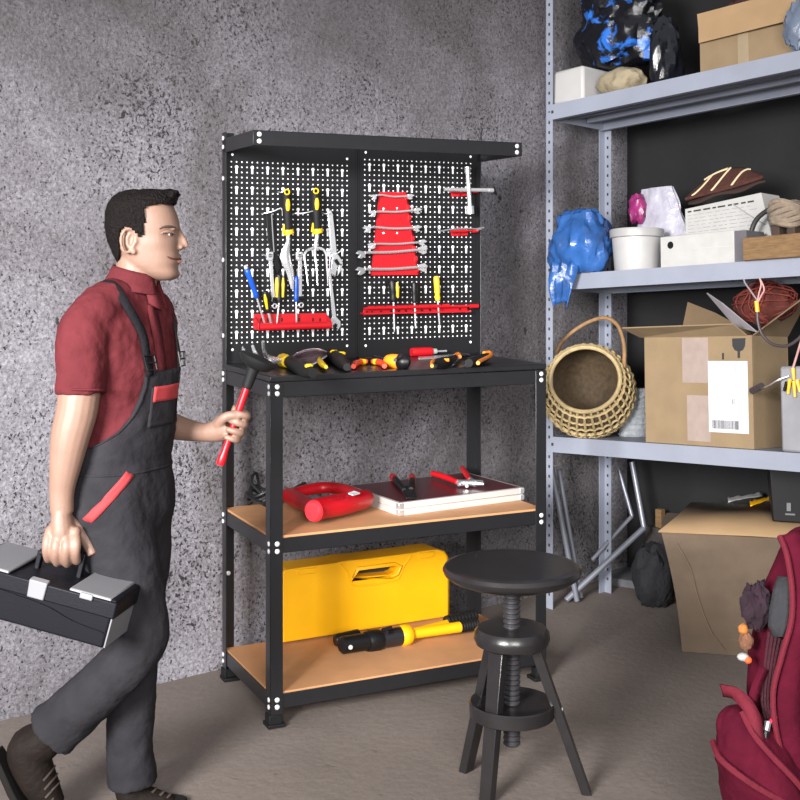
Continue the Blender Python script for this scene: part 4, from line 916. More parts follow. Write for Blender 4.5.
# ---------------------------------------------------------------- bottom shelf
z = ZB
B0 = sh_(z, 283, 645); B1 = sh_(z, 449, 617)
e1 = (B1 - B0); ln = e1.length; e1.normalize(); e2 = Vector((-e1.y, e1.x, 0))
KF = BF @ Matrix.Translation(B0) @ Matrix(((e1.x, e2.x, 0, 0), (e1.y, e2.y, 0, 0), (0, 0, 1, 0), (0, 0, 0, 1)))
case = thing('tool_case', 'yellow plastic tool case standing on the bottom shelf', 'case', KF, (ln / 2, .05, 0))
def kp(px, py, v=0): return hit(KF, px, py, 1, v)
out = [(283, 643), (282.5, 578), (283.5, 571.5), (288, 569.5), (336, 563), (341, 561.8), (350, 560.5), (362, 559.5), (413, 553), (418, 552), (424, 551), (438, 549.5), (444, 551.5), (447.5, 557), (448.5, 565), (448.5, 615), (447, 617.5)]
hole = [(355, 577.5), (360, 570.5), (394, 566), (398, 567.8), (395, 572.5), (390, 574.5)]
m = MB(); pts = [kp(x, y) for x, y in out]; pts[0].z = max(0, pts[0].z); 
for p in pts: p.z = max(p.z, .002)
D_ = .115
bm = bmesh.new()
ov_ = [bm.verts.new(p) for p in pts]; hv = [bm.verts.new(kp(x, y)) for x, y in hole]
eds = [bm.edges.new((ov_[i - 1], ov_[i])) for i in range(len(ov_))] + [bm.edges.new((hv[i - 1], hv[i])) for i in range(len(hv))]
bmesh.ops.triangle_fill(bm, use_beauty=True, edges=eds)
fs = [[v.index for v in f.verts] for f in (bm.verts.index_update() or bm.faces)]; vs_ = [v.co.copy() for v in bm.verts]
n1 = len(vs_); bm.free()
allv = vs_ + [v + Vector((0, D_, 0)) for v in vs_]
faces = fs + [[i + n1 for i in f][::-1] for f in fs]
no = len(pts); nh = len(hole)
faces += [(i, (i + 1) % no, n1 + (i + 1) % no, n1 + i) for i in range(no)]
faces += [(no + i, no + (i + 1) % nh, n1 + no + (i + 1) % nh, n1 + no + i) for i in range(nh)]
m.add(allv, faces); shell = part(case, 'shell', m, YEL, smooth=False, bevel=.005)
m = MB(); m.tube([kp(x, y, -.004) for x, y in [(352, 579.5), (358, 568.8), (394, 564), (400.5, 566.5), (397, 574), (390.5, 577)]], .0075, 8, closed=True); part(case, 'handle_rim', m, YEL)
m = MB(); m.prism([kp(x, y, .05) for x, y in hole], (0, .01, 0)); part(case, 'handle_recess', m, mat('dark_recess', '26282b', .6))
for x0, y0, x1, y1 in ((297, 570, 317, 567.5), (419, 553.5, 435, 551.5)):
    m = MB(); m.prism([kp(x0, y0, -.006), kp(x1, y1, -.006), kp(x1 - 1.5, y1 + 5.5, -.006), kp(x0 + 1.5, y0 + 5.5, -.006)], (0, .02, 0)); part(case, 'latch', m, YEL, bevel=.002)
m = MB(); m.tube([kp(x, y, .0575) for x, y in out[1:-1]], .003, 6); part(case, 'seam', m, YEL)
m = MB(); m.tube(spline([kp(x, y, -.001) for x, y in ((341, 564), (347, 571), (351, 582), (358, 586), (392, 581), (399, 577), (404, 566), (411, 556))], 4), .0035, 6); part(case, 'moulded_edge', m, YEL)
# hydraulic cutter
hc_ = thing('hydraulic_crimper', 'black and yellow hydraulic hand tool with two long handles in front of the yellow case', 'hand tool', BF, sh_(z, 400, 645))
def ht(px, py, h=.032): return hit(BF, px, py, 2, ZB + h)
m = MB(); m.tube([ht(340.5, 645.5), ht(342, 645.2), ht(366, 641.5), ht(380, 639)], [.022, .029, .0295, .0295], 18); hd_ = part(hc_, 'cylinder', m, BLKP)
m = MB(); m.tube([ht(335, 640.5, .036), ht(337, 640.2, .036), ht(358, 635.5, .036)], [.018, .022, .022], 14); part(hd_, 'upper_jaw', m, BLKP)
m = MB(); m.tube([ht(366, 641.8), ht(369, 641), ht(378, 639.8), ht(380, 639.2)], [.033, .037, .037, .033], 18); part(hd_, 'sleeve', m, BLKP)
m = MB(); m.tube([ht(380, 639.2), ht(400, 635.8)], [.033, .0325], 18); part(hd_, 'barrel', m, mat('gloss_black', '222225', .2))
m = MB(); m.lathe([(0, 0), (.008, 0), (.007, .003), (0, .003)], ht(346, 645.5) + Vector((.004, -.0295, .002)), (0, -1, .1), 12); part(hd_, 'pivot_pin', m, RIVET)
m = MB(); p = ht(387, 634, .062); m.tube([p, p + Vector((0, 0, .014))], .006, 8); m.tube([p + Vector((-.018, 0, .016)), p + Vector((.018, 0, .02))], .006, 8); part(hd_, 'release_knob', m, BLKP)
m = MB(); m.tube([ht(400, 636), ht(402, 635.6), ht(408, 634.5), ht(411, 634)], [.031, .036, .036, .028], 18); part(hc_, 'yellow_collar', m, YEL)
m = MB(); m.tube([ht(410, 634.2), ht(428, 631.5), ht(461, 626.8)], [.017, .0185, .019], 14); l1 = part(hc_, 'handle', m, YEL)
m = MB()
P0, P1 = ht(459.5, 627), ht(478, 624)
m.lathe([(.018, 0)] + [x for k in range(7) for x in ((.0205, (P1 - P0).length * (k / 7 + .02)), (.0205, (P1 - P0).length * (k / 7 + .09)), (.018, (P1 - P0).length * (k / 7 + .12)))] + [(.0, (P1 - P0).length)], P0, P1 - P0, 14); part(l1, 'grip', m, BLKR)
m = MB(); m.tube([ht(405, 632, .05), ht(425, 627, .045), ht(448, 621, .04)], .0065, 8); m.tube([ht(411, 632, .04), ht(430, 627.5, .04), ht(448, 622.5, .04)], .0055, 8); l2 = part(hc_, 'handle', m, YEL)
m = MB(); P0, P1 = ht(446, 622, .036), ht(476, 615, .036); L_ = (P1 - P0).length
m.lathe([(.018, 0)] + [x for k in range(9) for x in ((.022, L_ * (k / 9 + .02)), (.022, L_ * (k / 9 + .07)), (.019, L_ * (k / 9 + .095)))] + [(.0, L_)], P0, P1 - P0, 14); part(l2, 'grip', m, BLKR)
# ================================================================ the grey storage rack and what it holds
eu = Vector((rd.x, rd.y, RS)).normalized(); ev = Vector((rv.x, rv.y, RB)); ev = (ev - eu * ev.dot(eu)).normalized(); ew = eu.cross(ev)
def sframe(z): return Matrix(((eu.x, ev.x, ew.x, RX), (eu.y, ev.y, ew.y, RY), (eu.z, ev.z, ew.z, z), (0, 0, 0, 1)))
ZS = (2.074, 1.372, .708)
S1, S2, S3 = [sframe(z) for z in ZS]
RF0 = Matrix(((rd.x, rv.x, 0, RX), (rd.y, rv.y, 0, RY), (0, 0, 1, 0), (0, 0, 0, 1)))
RL = 1.5
rack = thing('storage_rack', 'tall grey slotted-angle storage rack with three cluttered shelves along the shaded wall', 'shelving', RF0)
def upright(u, v, su, sv):
    m = MB(); w_ = .038; t_ = .003; z1 = 2.75
    m.mat(0).box((min(u, u + su * w_), min(v, v + sv * t_), 0), (max(u, u + su * w_), max(v, v + sv * t_), z1)); m.box((min(u, u + su * t_), min(v, v + sv * w_), 0), (max(u, u + su * t_), max(v, v + sv * w_), z1))
    m.mat(1); y = v - .0008 if sv > 0 else v - t_ - .0008
    z = .06
    while z < z1 - .05:
        c = u + su * w_ * .52
        m.add([(c - .0045, y, z - .006), (c + .0045, y, z - .006), (c + .0045, y, z + .006), (c - .0045, y, z + .006)], [(0, 1, 2, 3)]); z += .0405
    part(rack, 'upright', m, [GALV, GALVD], smooth=False)
upright(-.008, -.004, 1, 1); upright(-.008, RD, 1, -1); upright(RL, -.004, -1, 1); upright(RL, RD, -1, -1)
RI = RF0.inverted()
for k, SF in enumerate((S1, S2, S3)):
    Q = RI @ SF
    m = MB(); m.box((0, 0, -.004), (RL, RD - .02, 0), Q); sp = part(rack, 'shelf', m, GALV)
    m = MB(); m.box((0, -.003, -.062), (RL, 0, .001), Q); m.box((0, 0, -.062), (RL, .022, -.059), Q); lp = part(sp, 'front_lip', m, GALV)
    m = MB(); m.box((.022, -.0036, -.036), (.034, -.0028, -.024), Q); part(lp, 'slot', m, GALVD)
    m = MB(); m.box((0, RD - .022, -.062), (RL, RD - .019, .001), Q); m.box((0, RD - .042, -.062), (RL, RD - .02, -.059), Q); part(sp, 'rear_lip', m, GALV)
    for u in (0, RL - .003): m = MB(); m.box((u, 0, -.058), (u + .003, RD - .02, .001), Q); part(sp, 'end_lip', m, GALV)
    for v in (.11, .22): m = MB(); m.box((.02, v, -.045), (RL - .02, v + .02, -.004), Q); part(sp, 'rib', m, GALV)
def sp_(SF, px, py, v): return hit(SF, px, py, 1, v)
def blob(c, r, seed, amp, n=44, crease=0, fq=7., sq=None):
    m = MB(); m.ball((0, 0, 0), 1, n); out = []
    for p in m.v:
        d = p.normalized(); o_ = noise.noise(d * fq * .35 + Vector((seed, 0, 0))) * amp + noise.noise(d * fq + Vector((0, seed, 0))) * amp * .5
        if crease: o_ -= crease * abs(noise.noise(d * fq * .7 + Vector((0, 0, seed)))) - crease * .4 * (abs(noise.noise(d * fq * 1.9 + Vector((seed, seed, 0)))))
        q = d * (1 + o_); q = Vector((q.x * r[0], q.y * r[1], q.z * r[2]))
        if sq: q = sq(q)
        out.append(Vector(c) + q)
    m.v = out; return m
def clampw(m, w0):
    for p in m.v: p.z = max(p.z, w0 + .0008)
    return m
def sbox(m, SF, px0, px1, v0, v1, pyt, w0=0., pyb=None):
    """a box on a shelf whose front runs from column px0 to px1, rising to row pyt at px0"""
    y0 = 300
    a = sp_(SF, px0, y0, v0); b = sp_(SF, px1, y0, v0); top = sp_(SF, px0, pyt, v0).z
    m.box((a.x, v0, w0 + .0008), (b.x, v1, top)); return a.x, b.x, top
# ---- top shelf
m = MB(); a, b, c_ = sbox(m, S1, 553, 585, .02, .26, 72)
single('crate', 'white plastic crate at the left end of the top rack shelf', 'crate', m, mat('white_crate', 'a5a4a3', .5, 0, .06), S1, bevel=.012)
bluebag = mat('blue_film', '2c5590', .25, 0, .4, 9, 1.0, 17, alpha=.86); blackbag = mat('black_film', '15161c', .2, 0, .3, 8, .3, 40)
def two_tone(name, c1, c2, lo, hi, rough=.25, scale=5, bump=.5):
    n = NT(name); f = n.ramp(n.noise(n.map((1, 1, 1)), scale, 5, .6, .8), lo, hi)
    n.finish(n.mix(f, lin(c1), lin(c2)), n.noise(n.map((1, 1, 1)), 30, 6, .6), bump, .012, rough); return n.m
p = sp_(S1, 600, 25, .2)
m = clampw(blob((.225, .19, .31), (.22, .13, .2), 3.1, .30, 56, .2, 4.5), .147)
single('plastic_bag', 'bulging black and blue plastic bag heaped high on the top rack shelf', 'bag', m, two_tone('black_blue_film', '101116', '2a64b8', .55, .62, .2, 9), S1)
p = sp_(S1, 622, 84, .12)
m = clampw(blob((p.x + .01, .105, .06), (.115, .07, .06), 5.2, .12, 36, .1, 6), 0)
single('sack', 'dirty cream sack lying under the black and blue bag on the top rack shelf', 'sack', m, two_tone('dirty_sack', '8d816a', '5f543f', .5, .7, .85, 12), S1)
p = sp_(S1, 668, 40, .2)
m = clampw(blob((p.x + .015, .17, .13), (.06, .08, .17), 8.4, .25, 36, .18, 5), 0)
single('black_bag', 'dark bag squeezed between the cream sack and the cardboard box on the top rack shelf', 'bag', m, blackbag, S1)
def open_box(t, a, b, v0, v1, top, th=.006, card=CARD, fr=None, w0=0.0008):
    for nm, lo, hi in (('front_wall', (a, v0, w0), (b, v0 + th, top)), ('back_wall', (a, v1 - th, w0), (b, v1, top)), ('side_wall', (a, v0 + th, w0), (a + th, v1 - th, top)), ('side_wall', (b - th, v0 + th, w0), (b, v1 - th, top)), ('bottom', (a + th, v0 + th, w0), (b - th, v1 - th, w0 + th))):
        m = MB(); m.box(lo, hi); part(t, nm, m, card, bevel=.001)
a = sp_(S1, 700, 60, .05).x; b = sp_(S1, 800, 60, .05).x; top = sp_(S1, 700, 14, .05).z
t = thing('cardboard_box', 'closed-flap cardboard box at the right of the top rack shelf', 'box', S1, ((a + b) / 2, .15, 0))
open_box(t, a, b, .05, .3, top)
m = MB(); m.hexa([(a - .005, .05, top), (b, .05, top), (b, .044, top), (a - .005, .044, top)], [(a + .01, .03, top - .115), (b, .02, top - .115), (b, .026, top - .115), (a + .01, .036, top - .115)]); part(t, 'flap', m, CARDL)
u = a + (b - a) * .40; m = MB(); m.box((u, .0485, 0.01), (u + .045, .0498, top - .11)); part(t, 'tape', m, mat('clear_tape', '8f7f68', .3, 0, .1), label='strip of clear tape')
m = clampw(blob(((a + b) / 2, .18, top + .03), (.17, .1, .07), 2.2, .25, 32, .2, 7), top - .05)
single('maroon_cloth', 'dark maroon cloth bulging from the open top of the upper cardboard box', 'cloth', m, mat('dark_maroon_cloth', '3a1c1e', .9, 0, .2), S1)
p = sp_(S1, 802, 28, .03); m = clampw(blob((p.x, .0, p.z), (.05, .03, .085), 9.9, .25, 28, .3, 6), .001)
single('grey_bag', 'grey-blue plastic bag in front of the upper cardboard box at the photo edge', 'bag', m, mat('greyblue_film', '5e6879', .3, 0, .15, 10, .3), S1)
# ---- second shelf
p = sp_(S2, 578, 252, .0)
def drape(q): 
    k = 1 + .25 * (q.z > 0) * 0; return Vector((q.x - .02 * (q.z < 0), q.y, q.z))
m = blob((p.x - .02, .035, .125), (.142, .11, .155), 1.7, .30, 60, .14, 3.6)
for q in m.v: q.z = max(q.z, .002)
pb = thing('blue_bag', 'crumpled translucent blue plastic bag hanging over the left front edge of the second rack shelf', 'bag', S2, (p.x, .06, 0))
part(pb, 'bag', m, bluebag)
m = MB(); g = []
for i in range(12):
    f = i / 11; row = []
    for k in range(9):
        s_ = k / 8 - .5; wv = .11 * (1 - .45 * f)
        row.append(Vector((p.x - .03 - .02 * f + wv * s_ * 1.3, -.05 - .012 * math.sin(k * 2.1 + 3 * f) - .01 * math.sin(PI * f), .05 - .165 * f - .03 * abs(s_) * (1 + math.sin(k * 5)))))
    g.append(row)
m.sheet(g); part(pb, 'tied_end', m, bluebag, solid=.004)
q0 = sp_(S2, 634, 266, .1); rr = (sp_(S2, 661, 240, .1) - sp_(S2, 608, 240, .1)).x / 2 * .80; hb = sp_(S2, 634, 230, .1).z
t = thing('bucket', 'white plastic bucket with a raised rim wrapped in clear film on the second rack shelf', 'bucket', S2, (q0.x, .12, 0))
m = MB(); m.lathe([(0, .001), (rr * .80, .001), (rr * .84, .01), (rr * .93, hb * .82), (rr * .93, hb), (rr * .88, hb), (rr * .8, hb * .3), (0, hb * .28)], (q0.x, .12, 0), n=40); part(t, 'pail', m, WHITE)
m = MB(); m.lathe([(rr * .93, hb * .80), (rr * 1.0, hb * .82), (rr * 1.02, hb * .97), (rr * 1.0, hb * 1.01), (rr * .92, hb * 1.01)], (q0.x, .12, 0), n=40); part(t, 'rim', m, mat('grey_white', '969594', .4))
m = MB(); m.lathe([(0, hb * .9), (rr * .9, hb * .9), (rr * .9, hb * .93), (0, hb * .93)], (q0.x, .12, 0), n=30); part(t, 'lid', m, mat('dark_lid', '55524f', .6))
p = sp_(S2, 655, 230, .24)
m = MB(); rows = []
hbag = sp_(S2, 645, 188, .24).z; ub0 = sp_(S2, 628, 230, .24).x; ub1 = sp_(S2, 690, 230, .24).x
for i in range(22):
    f = i / 21; cx = ub0 + (ub1 - ub0) * (.5 - .12 * f); wx = (ub1 - ub0) * (.5 - .26 * f ** 1.5); 
    rows.append([Vector((cx + wx * math.cos(t_) * (1 + .3 * noise.noise(Vector((math.cos(t_) * 2.6, math.sin(t_) * 2.6, f * 5)))), .288 + .05 * (1 - .5 * f) * math.sin(t_) * (1 + .3 * noise.noise(Vector((math.cos(t_) * 3, f * 4, 2)))), .001 + hbag * f)) for t_ in [2 * PI * k / 36 for k in range(36)]])
m.loft(rows)
sb_ = thing('shopping_bag', 'tall whitish plastic bag with a magenta patch standing behind the white bucket', 'bag', S2, ((ub0 + ub1) / 2, .265, 0))
part(sb_, 'film', m, mat('whitish_film', 'a09eaa', .3, 0, .18, 12, .9, 30))
p = sp_(S2, 637, 209, .245); m = blob(p, (.04, .03, .06), 3.3, .3, 24, .2, 5); part(sb_, 'magenta_contents', m, mat('magenta_film', '7a2458', .3, 0, .3, 20, .5, 40), label='magenta patch')
m = MB(); a, b, tw = sbox(m, S2, 661, 735, .035, .16, 237)
t = thing('white_carton', 'low white carton with a finger hole beside the bucket on the second rack shelf', 'box', S2, ((a + b) / 2, .1, 0)); part(t, 'carton', m, mat('white_board', 'a4a3a0', .7, 0, .06, 20), bevel=.003)
m = MB(); hp_ = sp_(S2, 672, 245, .034); m.tube([Vector((hp_.x - .008, .0345, hp_.z)), Vector((hp_.x - .008, .036, hp_.z))], .014, 14); part(t, 'finger_hole', m, BLKP)
m = MB(); m.box((a + .05, .0338, tw * .52), (b - .004, .0352, tw * .54)); part(t, 'crease', m, mat('grey_crease', 'a9a7a4', .8))
m = MB(); m.box((b, .04, .001), (b + .05, .15, tw * .97)); part(t, 'grey_end', m, mat('grey_card', '545257', .8), label='grey end flap')
# carton with printed rows
a = sp_(S2, 685, 215, .19).x; b = sp_(S2, 765, 215, .19).x; t0 = sp_(S2, 685, 209, .19).z; t1 = sp_(S2, 757, 193, .19).z
t = thing('printed_carton', 'larger white carton covered with faint printed lines behind the low carton', 'box', S2, ((a + b) / 2, .25, 0))
m = MB(); fr_ = [Vector((a, .19, .001)), Vector((b + .05, .19, .001)), Vector((b - .015, .19, t1)), Vector((a, .19, t0))]; m.prism(fr_, (0, .12, 0)); part(t, 'carton', m, mat('white_board', 'cfcdc9'), bevel=.002)
GREYI = mat('grey_print', '8d8d93', .8)
for i in range(9):
    zz = t0 * (.93 - .055 * i); u_ = a + .014
    m = MB()
    while u_ < b - .06:
        l_ = R.uniform(.01, .035); sl = (t1 - t0) / (b - a) * .55 * (1 - i / 14)
        z_ = zz + (u_ - a) * sl; z2 = zz + (u_ + l_ - a) * sl; hh_ = .006 if i == 0 else .0028
        m.add([(u_, .1888, z_), (u_ + l_, .1888, z2), (u_ + l_, .1888, z2 + hh_), (u_, .1888, z_ + hh_)], [(0, 1, 2, 3)]); u_ += l_ + R.uniform(.006, .014)
    part(t, 'printed_line', m, INK if i == 0 else GREYI, smooth=False)
m = MB(); m.tube([Vector((a + (b - a) * .62, .1885, t0 * .93 + (t1 - t0) * .5)), Vector((b - .04, .1885, t0 * .72)), Vector((b, .1885, t0 * .62))], .002, 6); part(t, 'crease', m, GREYI)
# woven fan on the carton
f0 = sp_(S2, 690, 198, .24); f1 = sp_(S2, 762, 177, .24); f2 = sp_(S2, 722, 168, .26)
WV = mat('woven_dark', '45221a', .85, 0, .25, 60, .5, 150); CRM = mat('cream_cane', 'c9b894', .7)
t = thing('woven_tray', 'dark red-brown woven tray with cream stripes lying on top of the printed carton', 'tray', S2, (f0 + f1) / 2)
g = []
lo_ = spline([sp_(S2, x, y, .20) for x, y in ((686, 199), (705, 194), (725, 189), (745, 183), (763, 177))], 3); hi_ = spline([sp_(S2, x, y, .27) for x, y in ((691, 194), (705, 181), (722, 172), (741, 168), (761, 175))], 3)
for i in range(13): g.append([lo_[i].lerp(hi_[i], k / 7) + Vector((0, 0, .004 * math.sin(PI * k / 7))) for k in range(8)])
m = MB(); m.sheet(g); part(t, 'weave', m, WV, solid=.008)
for i in (1, 4, 7): m = MB(); m.tube([g[i + int(k * .5)][k].lerp(g[min(12, i + int(k * .5) + 1)][k], k * .5 % 1) + Vector((0, -.003, .005)) for k in range(8)], .004, 6); part(t, 'cane_stripe', m, CRM)
m = MB(); m.tube([r[0] for r in g], .007, 8); part(t, 'rim', m, WV); m = MB(); m.tube([r[-1] + Vector((0, 0, .004)) for r in g[3:8]], .006, 6); part(t, 'handle', m, CRM)
g2 = [[p + Vector((.01, .0, -.022 - .006 * math.sin(i))) for p in r[:5]] for i, r in enumerate(g)]
m = MB(); m.sheet([[Vector((p.x, p.y, max(p.z, t0 + (t1 - t0) * ((p.x - a) / (b - a)) + .004))) for p in r] for r in g2]); part(t, 'underlayer', m, mat('dark_weave', '2e1d18', .9), solid=.006)
# board, rope and cable at the right
a = sp_(S2, 744, 250, -.02).x; m = MB(); wt = sp_(S2, 744, 238, -.02).z
WOOD = mat('worn_wood', '6f5537', .75, 0, .25, 30, .2, 80, stretch=(1, 8, 8))
m.box((a, -.03, .001), (a + .55, .15, max(.05, wt))); wt = max(.05, wt)
single('wooden_board', 'thick worn wooden board at the right end of the second rack shelf', 'board', m, WOOD, S2, bevel=.003)
p = sp_(S2, 786, 236, .05); ROPE = mat('rope', '7d6f60', .9, 0, .2, 50, .4, 200)
t = thing('twine_bundle', 'bundle of tan twine standing on the wooden board', 'twine', S2, (p.x, .05, wt))
m = MB()
for k in range(6):
    zz = wt + .045 + .014 * k; rx = .052 + .006 * math.sin(k * 2); m.tube([Vector((p.x + rx * math.cos(s_) + .004 * math.sin(k), .055 + .04 * math.sin(s_), zz + .008 * math.sin(2 * s_ + k))) for s_ in [2 * PI * i / 22 for i in range(22)]], .011, 8, closed=True)
part(t, 'coils', m, ROPE)
for du in (-.03, .03): m = MB(); m.box((p.x + du - .016, .03, wt + .0005), (p.x + du + .016, .08, wt + .045)); part(t, 'dark_end', m, mat('dark_brown', '3a2c24', .8), bevel=.004)
m = MB(); pts = [sp_(S2, x, y, .1) for x, y in ((749, 234), (755, 222), (765, 212), (778, 206), (792, 205), (806, 209), (815, 220))]
pts[0].z = wt + .008; m.tube(spline(pts, 5), .009, 10); single('black_cable', 'stiff black cable arching over the twine bundle', 'cable', m, mat('grey_cable', '2b2a2b', .5), S2)
# ---- third shelf: wicker basket
c = sp_(S3, 588, 390, .10); rad = (sp_(S3, 629, 390, .1) - sp_(S3, 547, 390, .1)).x / 2 * .86; c.z = rad * .985
CANE = mat('pale_cane', 'a18d66', .65, 0, .2, 40, .3, 150); CANED = mat('brown_cane', '8a6a48', .65, 0, .2, 40)
bk = thing('wicker_basket', 'round pale wicker basket with open mouth and brown hoop handle on the third rack shelf', 'basket', S3, (c.x, c.y, 0))
inv3 = S3.inverted().to_3x3(); view = (inv3 @ Vector((-.16, -1, 0))).normalized(); upv = Vector((0, 0, 1)); rgt = view.cross(upv).normalized() * -1
axis = (view * .88 + upv * .45 - rgt * .08).normalized(); b1 = (upv - axis * upv.dot(axis)).normalized(); b2 = axis.cross(b1)
def bp_(pol, az, r=1.0):
    q = c + (axis * math.cos(pol) + (b1 * math.cos(az) + b2 * math.sin(az)) * math.sin(pol)) * rad * r
    q.z = max(q.z, .004); return q
pol0 = math.radians(47)
m = MB(); m.tube([bp_(pol0, 2 * PI * k / 48, 1.0) for k in range(48)], .009, 8, closed=True); part(bk, 'mouth_rim', m, CANE)
NM = 34
for k in range(NM):
    az = 2 * PI * k / NM; m = MB(); m.tube([bp_(pol0 + (math.radians(176) - pol0) * i / 18, az) for i in range(19)], .0056, 6); part(bk, 'rib', m, CANE)
for j in range(12):
    pol = pol0 + math.radians(8) + math.radians(120) * j / 11; N_ = NM * 4
    m = MB(); m.tube([bp_(pol, 2 * PI * k / N_, 1 + .013 * math.cos(PI * (k / 2.0) + PI * (j % 2))) for k in range(N_)], 0.0046 if j % 3 else .0062, 5, closed=True); part(bk, 'weave_row', m, CANE if j < 9 else CANED)
m = MB(); m.ball(c, rad * .93, 28); m.v = [q for q in m.v]
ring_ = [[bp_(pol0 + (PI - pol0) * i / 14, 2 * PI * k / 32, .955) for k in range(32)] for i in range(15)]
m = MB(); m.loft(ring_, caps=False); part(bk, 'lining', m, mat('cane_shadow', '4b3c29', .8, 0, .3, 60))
hb_ = [sp_(S3, x, y, v) for x, y, v in ((557, 352, .10), (563, 341, .15), (575, 330, .18), (591, 321, .2), (606, 318, .2), (618, 326, .19), (624, 345, .17), (624, 368, .14))]
m = MB(); m.tube(spline(hb_, 5), .0085, 10); part(bk, 'handle', m, CANED, label='brown cane hoop handle')
# white knitted basket
p = sp_(S3, 632, 420, .285); hk = sp_(S3, 632, 388, .28).z; rk = .066
m = MB(); prof = [(0, .001), (rk * .9, .001)]
for i in range(9): prof += [(rk * (.93 + .01 * i), hk * (i + .15) / 9), (rk * (1.0 + .01 * i), hk * (i + .5) / 9), (rk * (.93 + .01 * i), hk * (i + .9) / 9)]
prof += [(rk * .9, hk), (rk * .85, hk * .3), (0, hk * .25)]
m.lathe(prof, (p.x + .01, .285, 0), n=36)
single('knitted_basket', 'small white knitted basket between the wicker basket and the big carton', 'basket', m, mat('white_knit', '8f9398', .9, 0, .15, 60, .7, 110), S3)
# ---- big carton with flaps
V0 = .04
a = sp_(S3, 645, 400, V0).x; b = sp_(S3, 753, 400, V0).x; top = sp_(S3, 700, 336, V0).z; V1 = .27
t = thing('cardboard_box', 'large open cardboard box with a white barcode label on the third rack shelf', 'box', S3, ((a + b) / 2, .15, 0))
open_box(t, a, b, V0, V1, top)
def flap(pts, m_=CARD, th=.005): mm = MB(); mm.sheet([pts[:2], pts[3:1:-1]] if len(pts) == 4 else [pts]); return part(t, 'flap', mm, m_, smooth=False, solid=th)
X = lambda px, py, v: sp_(S3, px, py, v)
flap([Vector((a - .02, V0 - .0, top)), Vector((b - .02, V0, top)), X(733, 324, V0 - .05), X(622, 328, V0 - .10)], CARD)
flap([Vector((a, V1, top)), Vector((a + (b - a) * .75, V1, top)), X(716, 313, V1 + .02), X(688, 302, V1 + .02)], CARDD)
flap([X(735, 326, .12), X(757, 332, V0 + .02), X(722, 303, .1), X(707, 293, .14)][:4], mat('pale_card_lining', '8f898d', .85, 0, .06))
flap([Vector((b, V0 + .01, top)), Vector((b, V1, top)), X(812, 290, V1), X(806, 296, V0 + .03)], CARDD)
# label with barcode, tapes and fragile mark
lb0 = X(708, 361, V0 - .001); lb1 = X(749, 434, V0 - .001)
m = MB(); m.box((lb0.x, V0 - .0022, lb1.z), (lb1.x, V0 - .0002, lb0.z)); lab = part(t, 'label', m, PAPER, label='white barcode label')
lw, lh = lb1.x - lb0.x, lb0.z - lb1.z
m = MB(); u_ = lb0.x + lw * .09; zb0, zb1 = lb1.z + lh * .05, lb1.z + lh * .17
while u_ < lb0.x + lw * .76:
    wd_ = R.choice((.0012, .002, .0032)); m.add([(u_, V0 - .0026, zb0), (u_ + wd_, V0 - .0026, zb0), (u_ + wd_, V0 - .0026, zb1), (u_, V0 - .0026, zb1)], [(0, 1, 2, 3)]); u_ += wd_ + R.choice((.0012, .002))
part(lab, 'barcode', m, INK, smooth=False)
m = MB()
def qd(u0, u1, z0, z1): m = MB(); m.add([(lb0.x + lw * u0, V0 - .0026, lb1.z + lh * z0), (lb0.x + lw * u1, V0 - .0026, lb1.z + lh * z0), (lb0.x + lw * u1, V0 - .0026, lb1.z + lh * z1), (lb0.x + lw * u0, V0 - .0026, lb1.z + lh * z1)], [(0, 1, 2, 3)]); part(lab, 'printed_mark', m, GREYI, smooth=False)
qd(.02, .98, .235, .241); qd(.03, .12, .49, .497); qd(.6, .64, .40, .47); qd(.66, .68, .38, .48)
for u0, z0, z1 in ((.08, .86, .95), (.11, .84, .95), (.28, .88, .95), (.45, .8, .95), (.49, .83, .94), (.53, .8, .95), (.57, .84, .95), (.66, .8, .95), (.70, .78, .94), (.88, .86, .95), (.91, .74, .8), (.88, .5, .53), (.9, .33, .38), (.88, .1, .16), (.93, .12, .18), (.18, .34, .36), (.2, .22, .24)): qd(u0, u0 + .012, z0, z1)
TAPE = mat('pinkish_tape', '8f8078', .5, 0, .08, 30)
for (x0, y0, x1, y1) in ((682, 338, 709, 383), (687, 395, 711, 442)):
    q0_, q1_ = X(x0, y0, V0), X(x1, y1, V0); m = MB(); m.box((q0_.x, V0 - .0012, max(.002, q1_.z)), (q1_.x, V0 + .0002, min(top, q0_.z))); part(t, 'tape', m, TAPE, label='strip of packing tape')
m = MB(); g0_ = [X(x, y, V0 - .0012) for x, y in ((732, 338.5), (745.5, 338), (745, 346), (743, 350), (740, 351.3), (740, 358), (737.5, 358), (737.5, 351.3), (734.5, 350), (732.3, 346))]; m.add(g0_, [tuple(range(len(g0_)))]); part(t, 'glass_symbol', m, INK, smooth=False)
m = MB(); g0_ = [X(x, y, V0 - .0012) for x, y in ((722, 353), (724, 353), (724, 359.5), (722, 359.5))]; m.add(g0_, [(0, 1, 2, 3)]); part(t, 'printed_mark', m, INK, smooth=False)
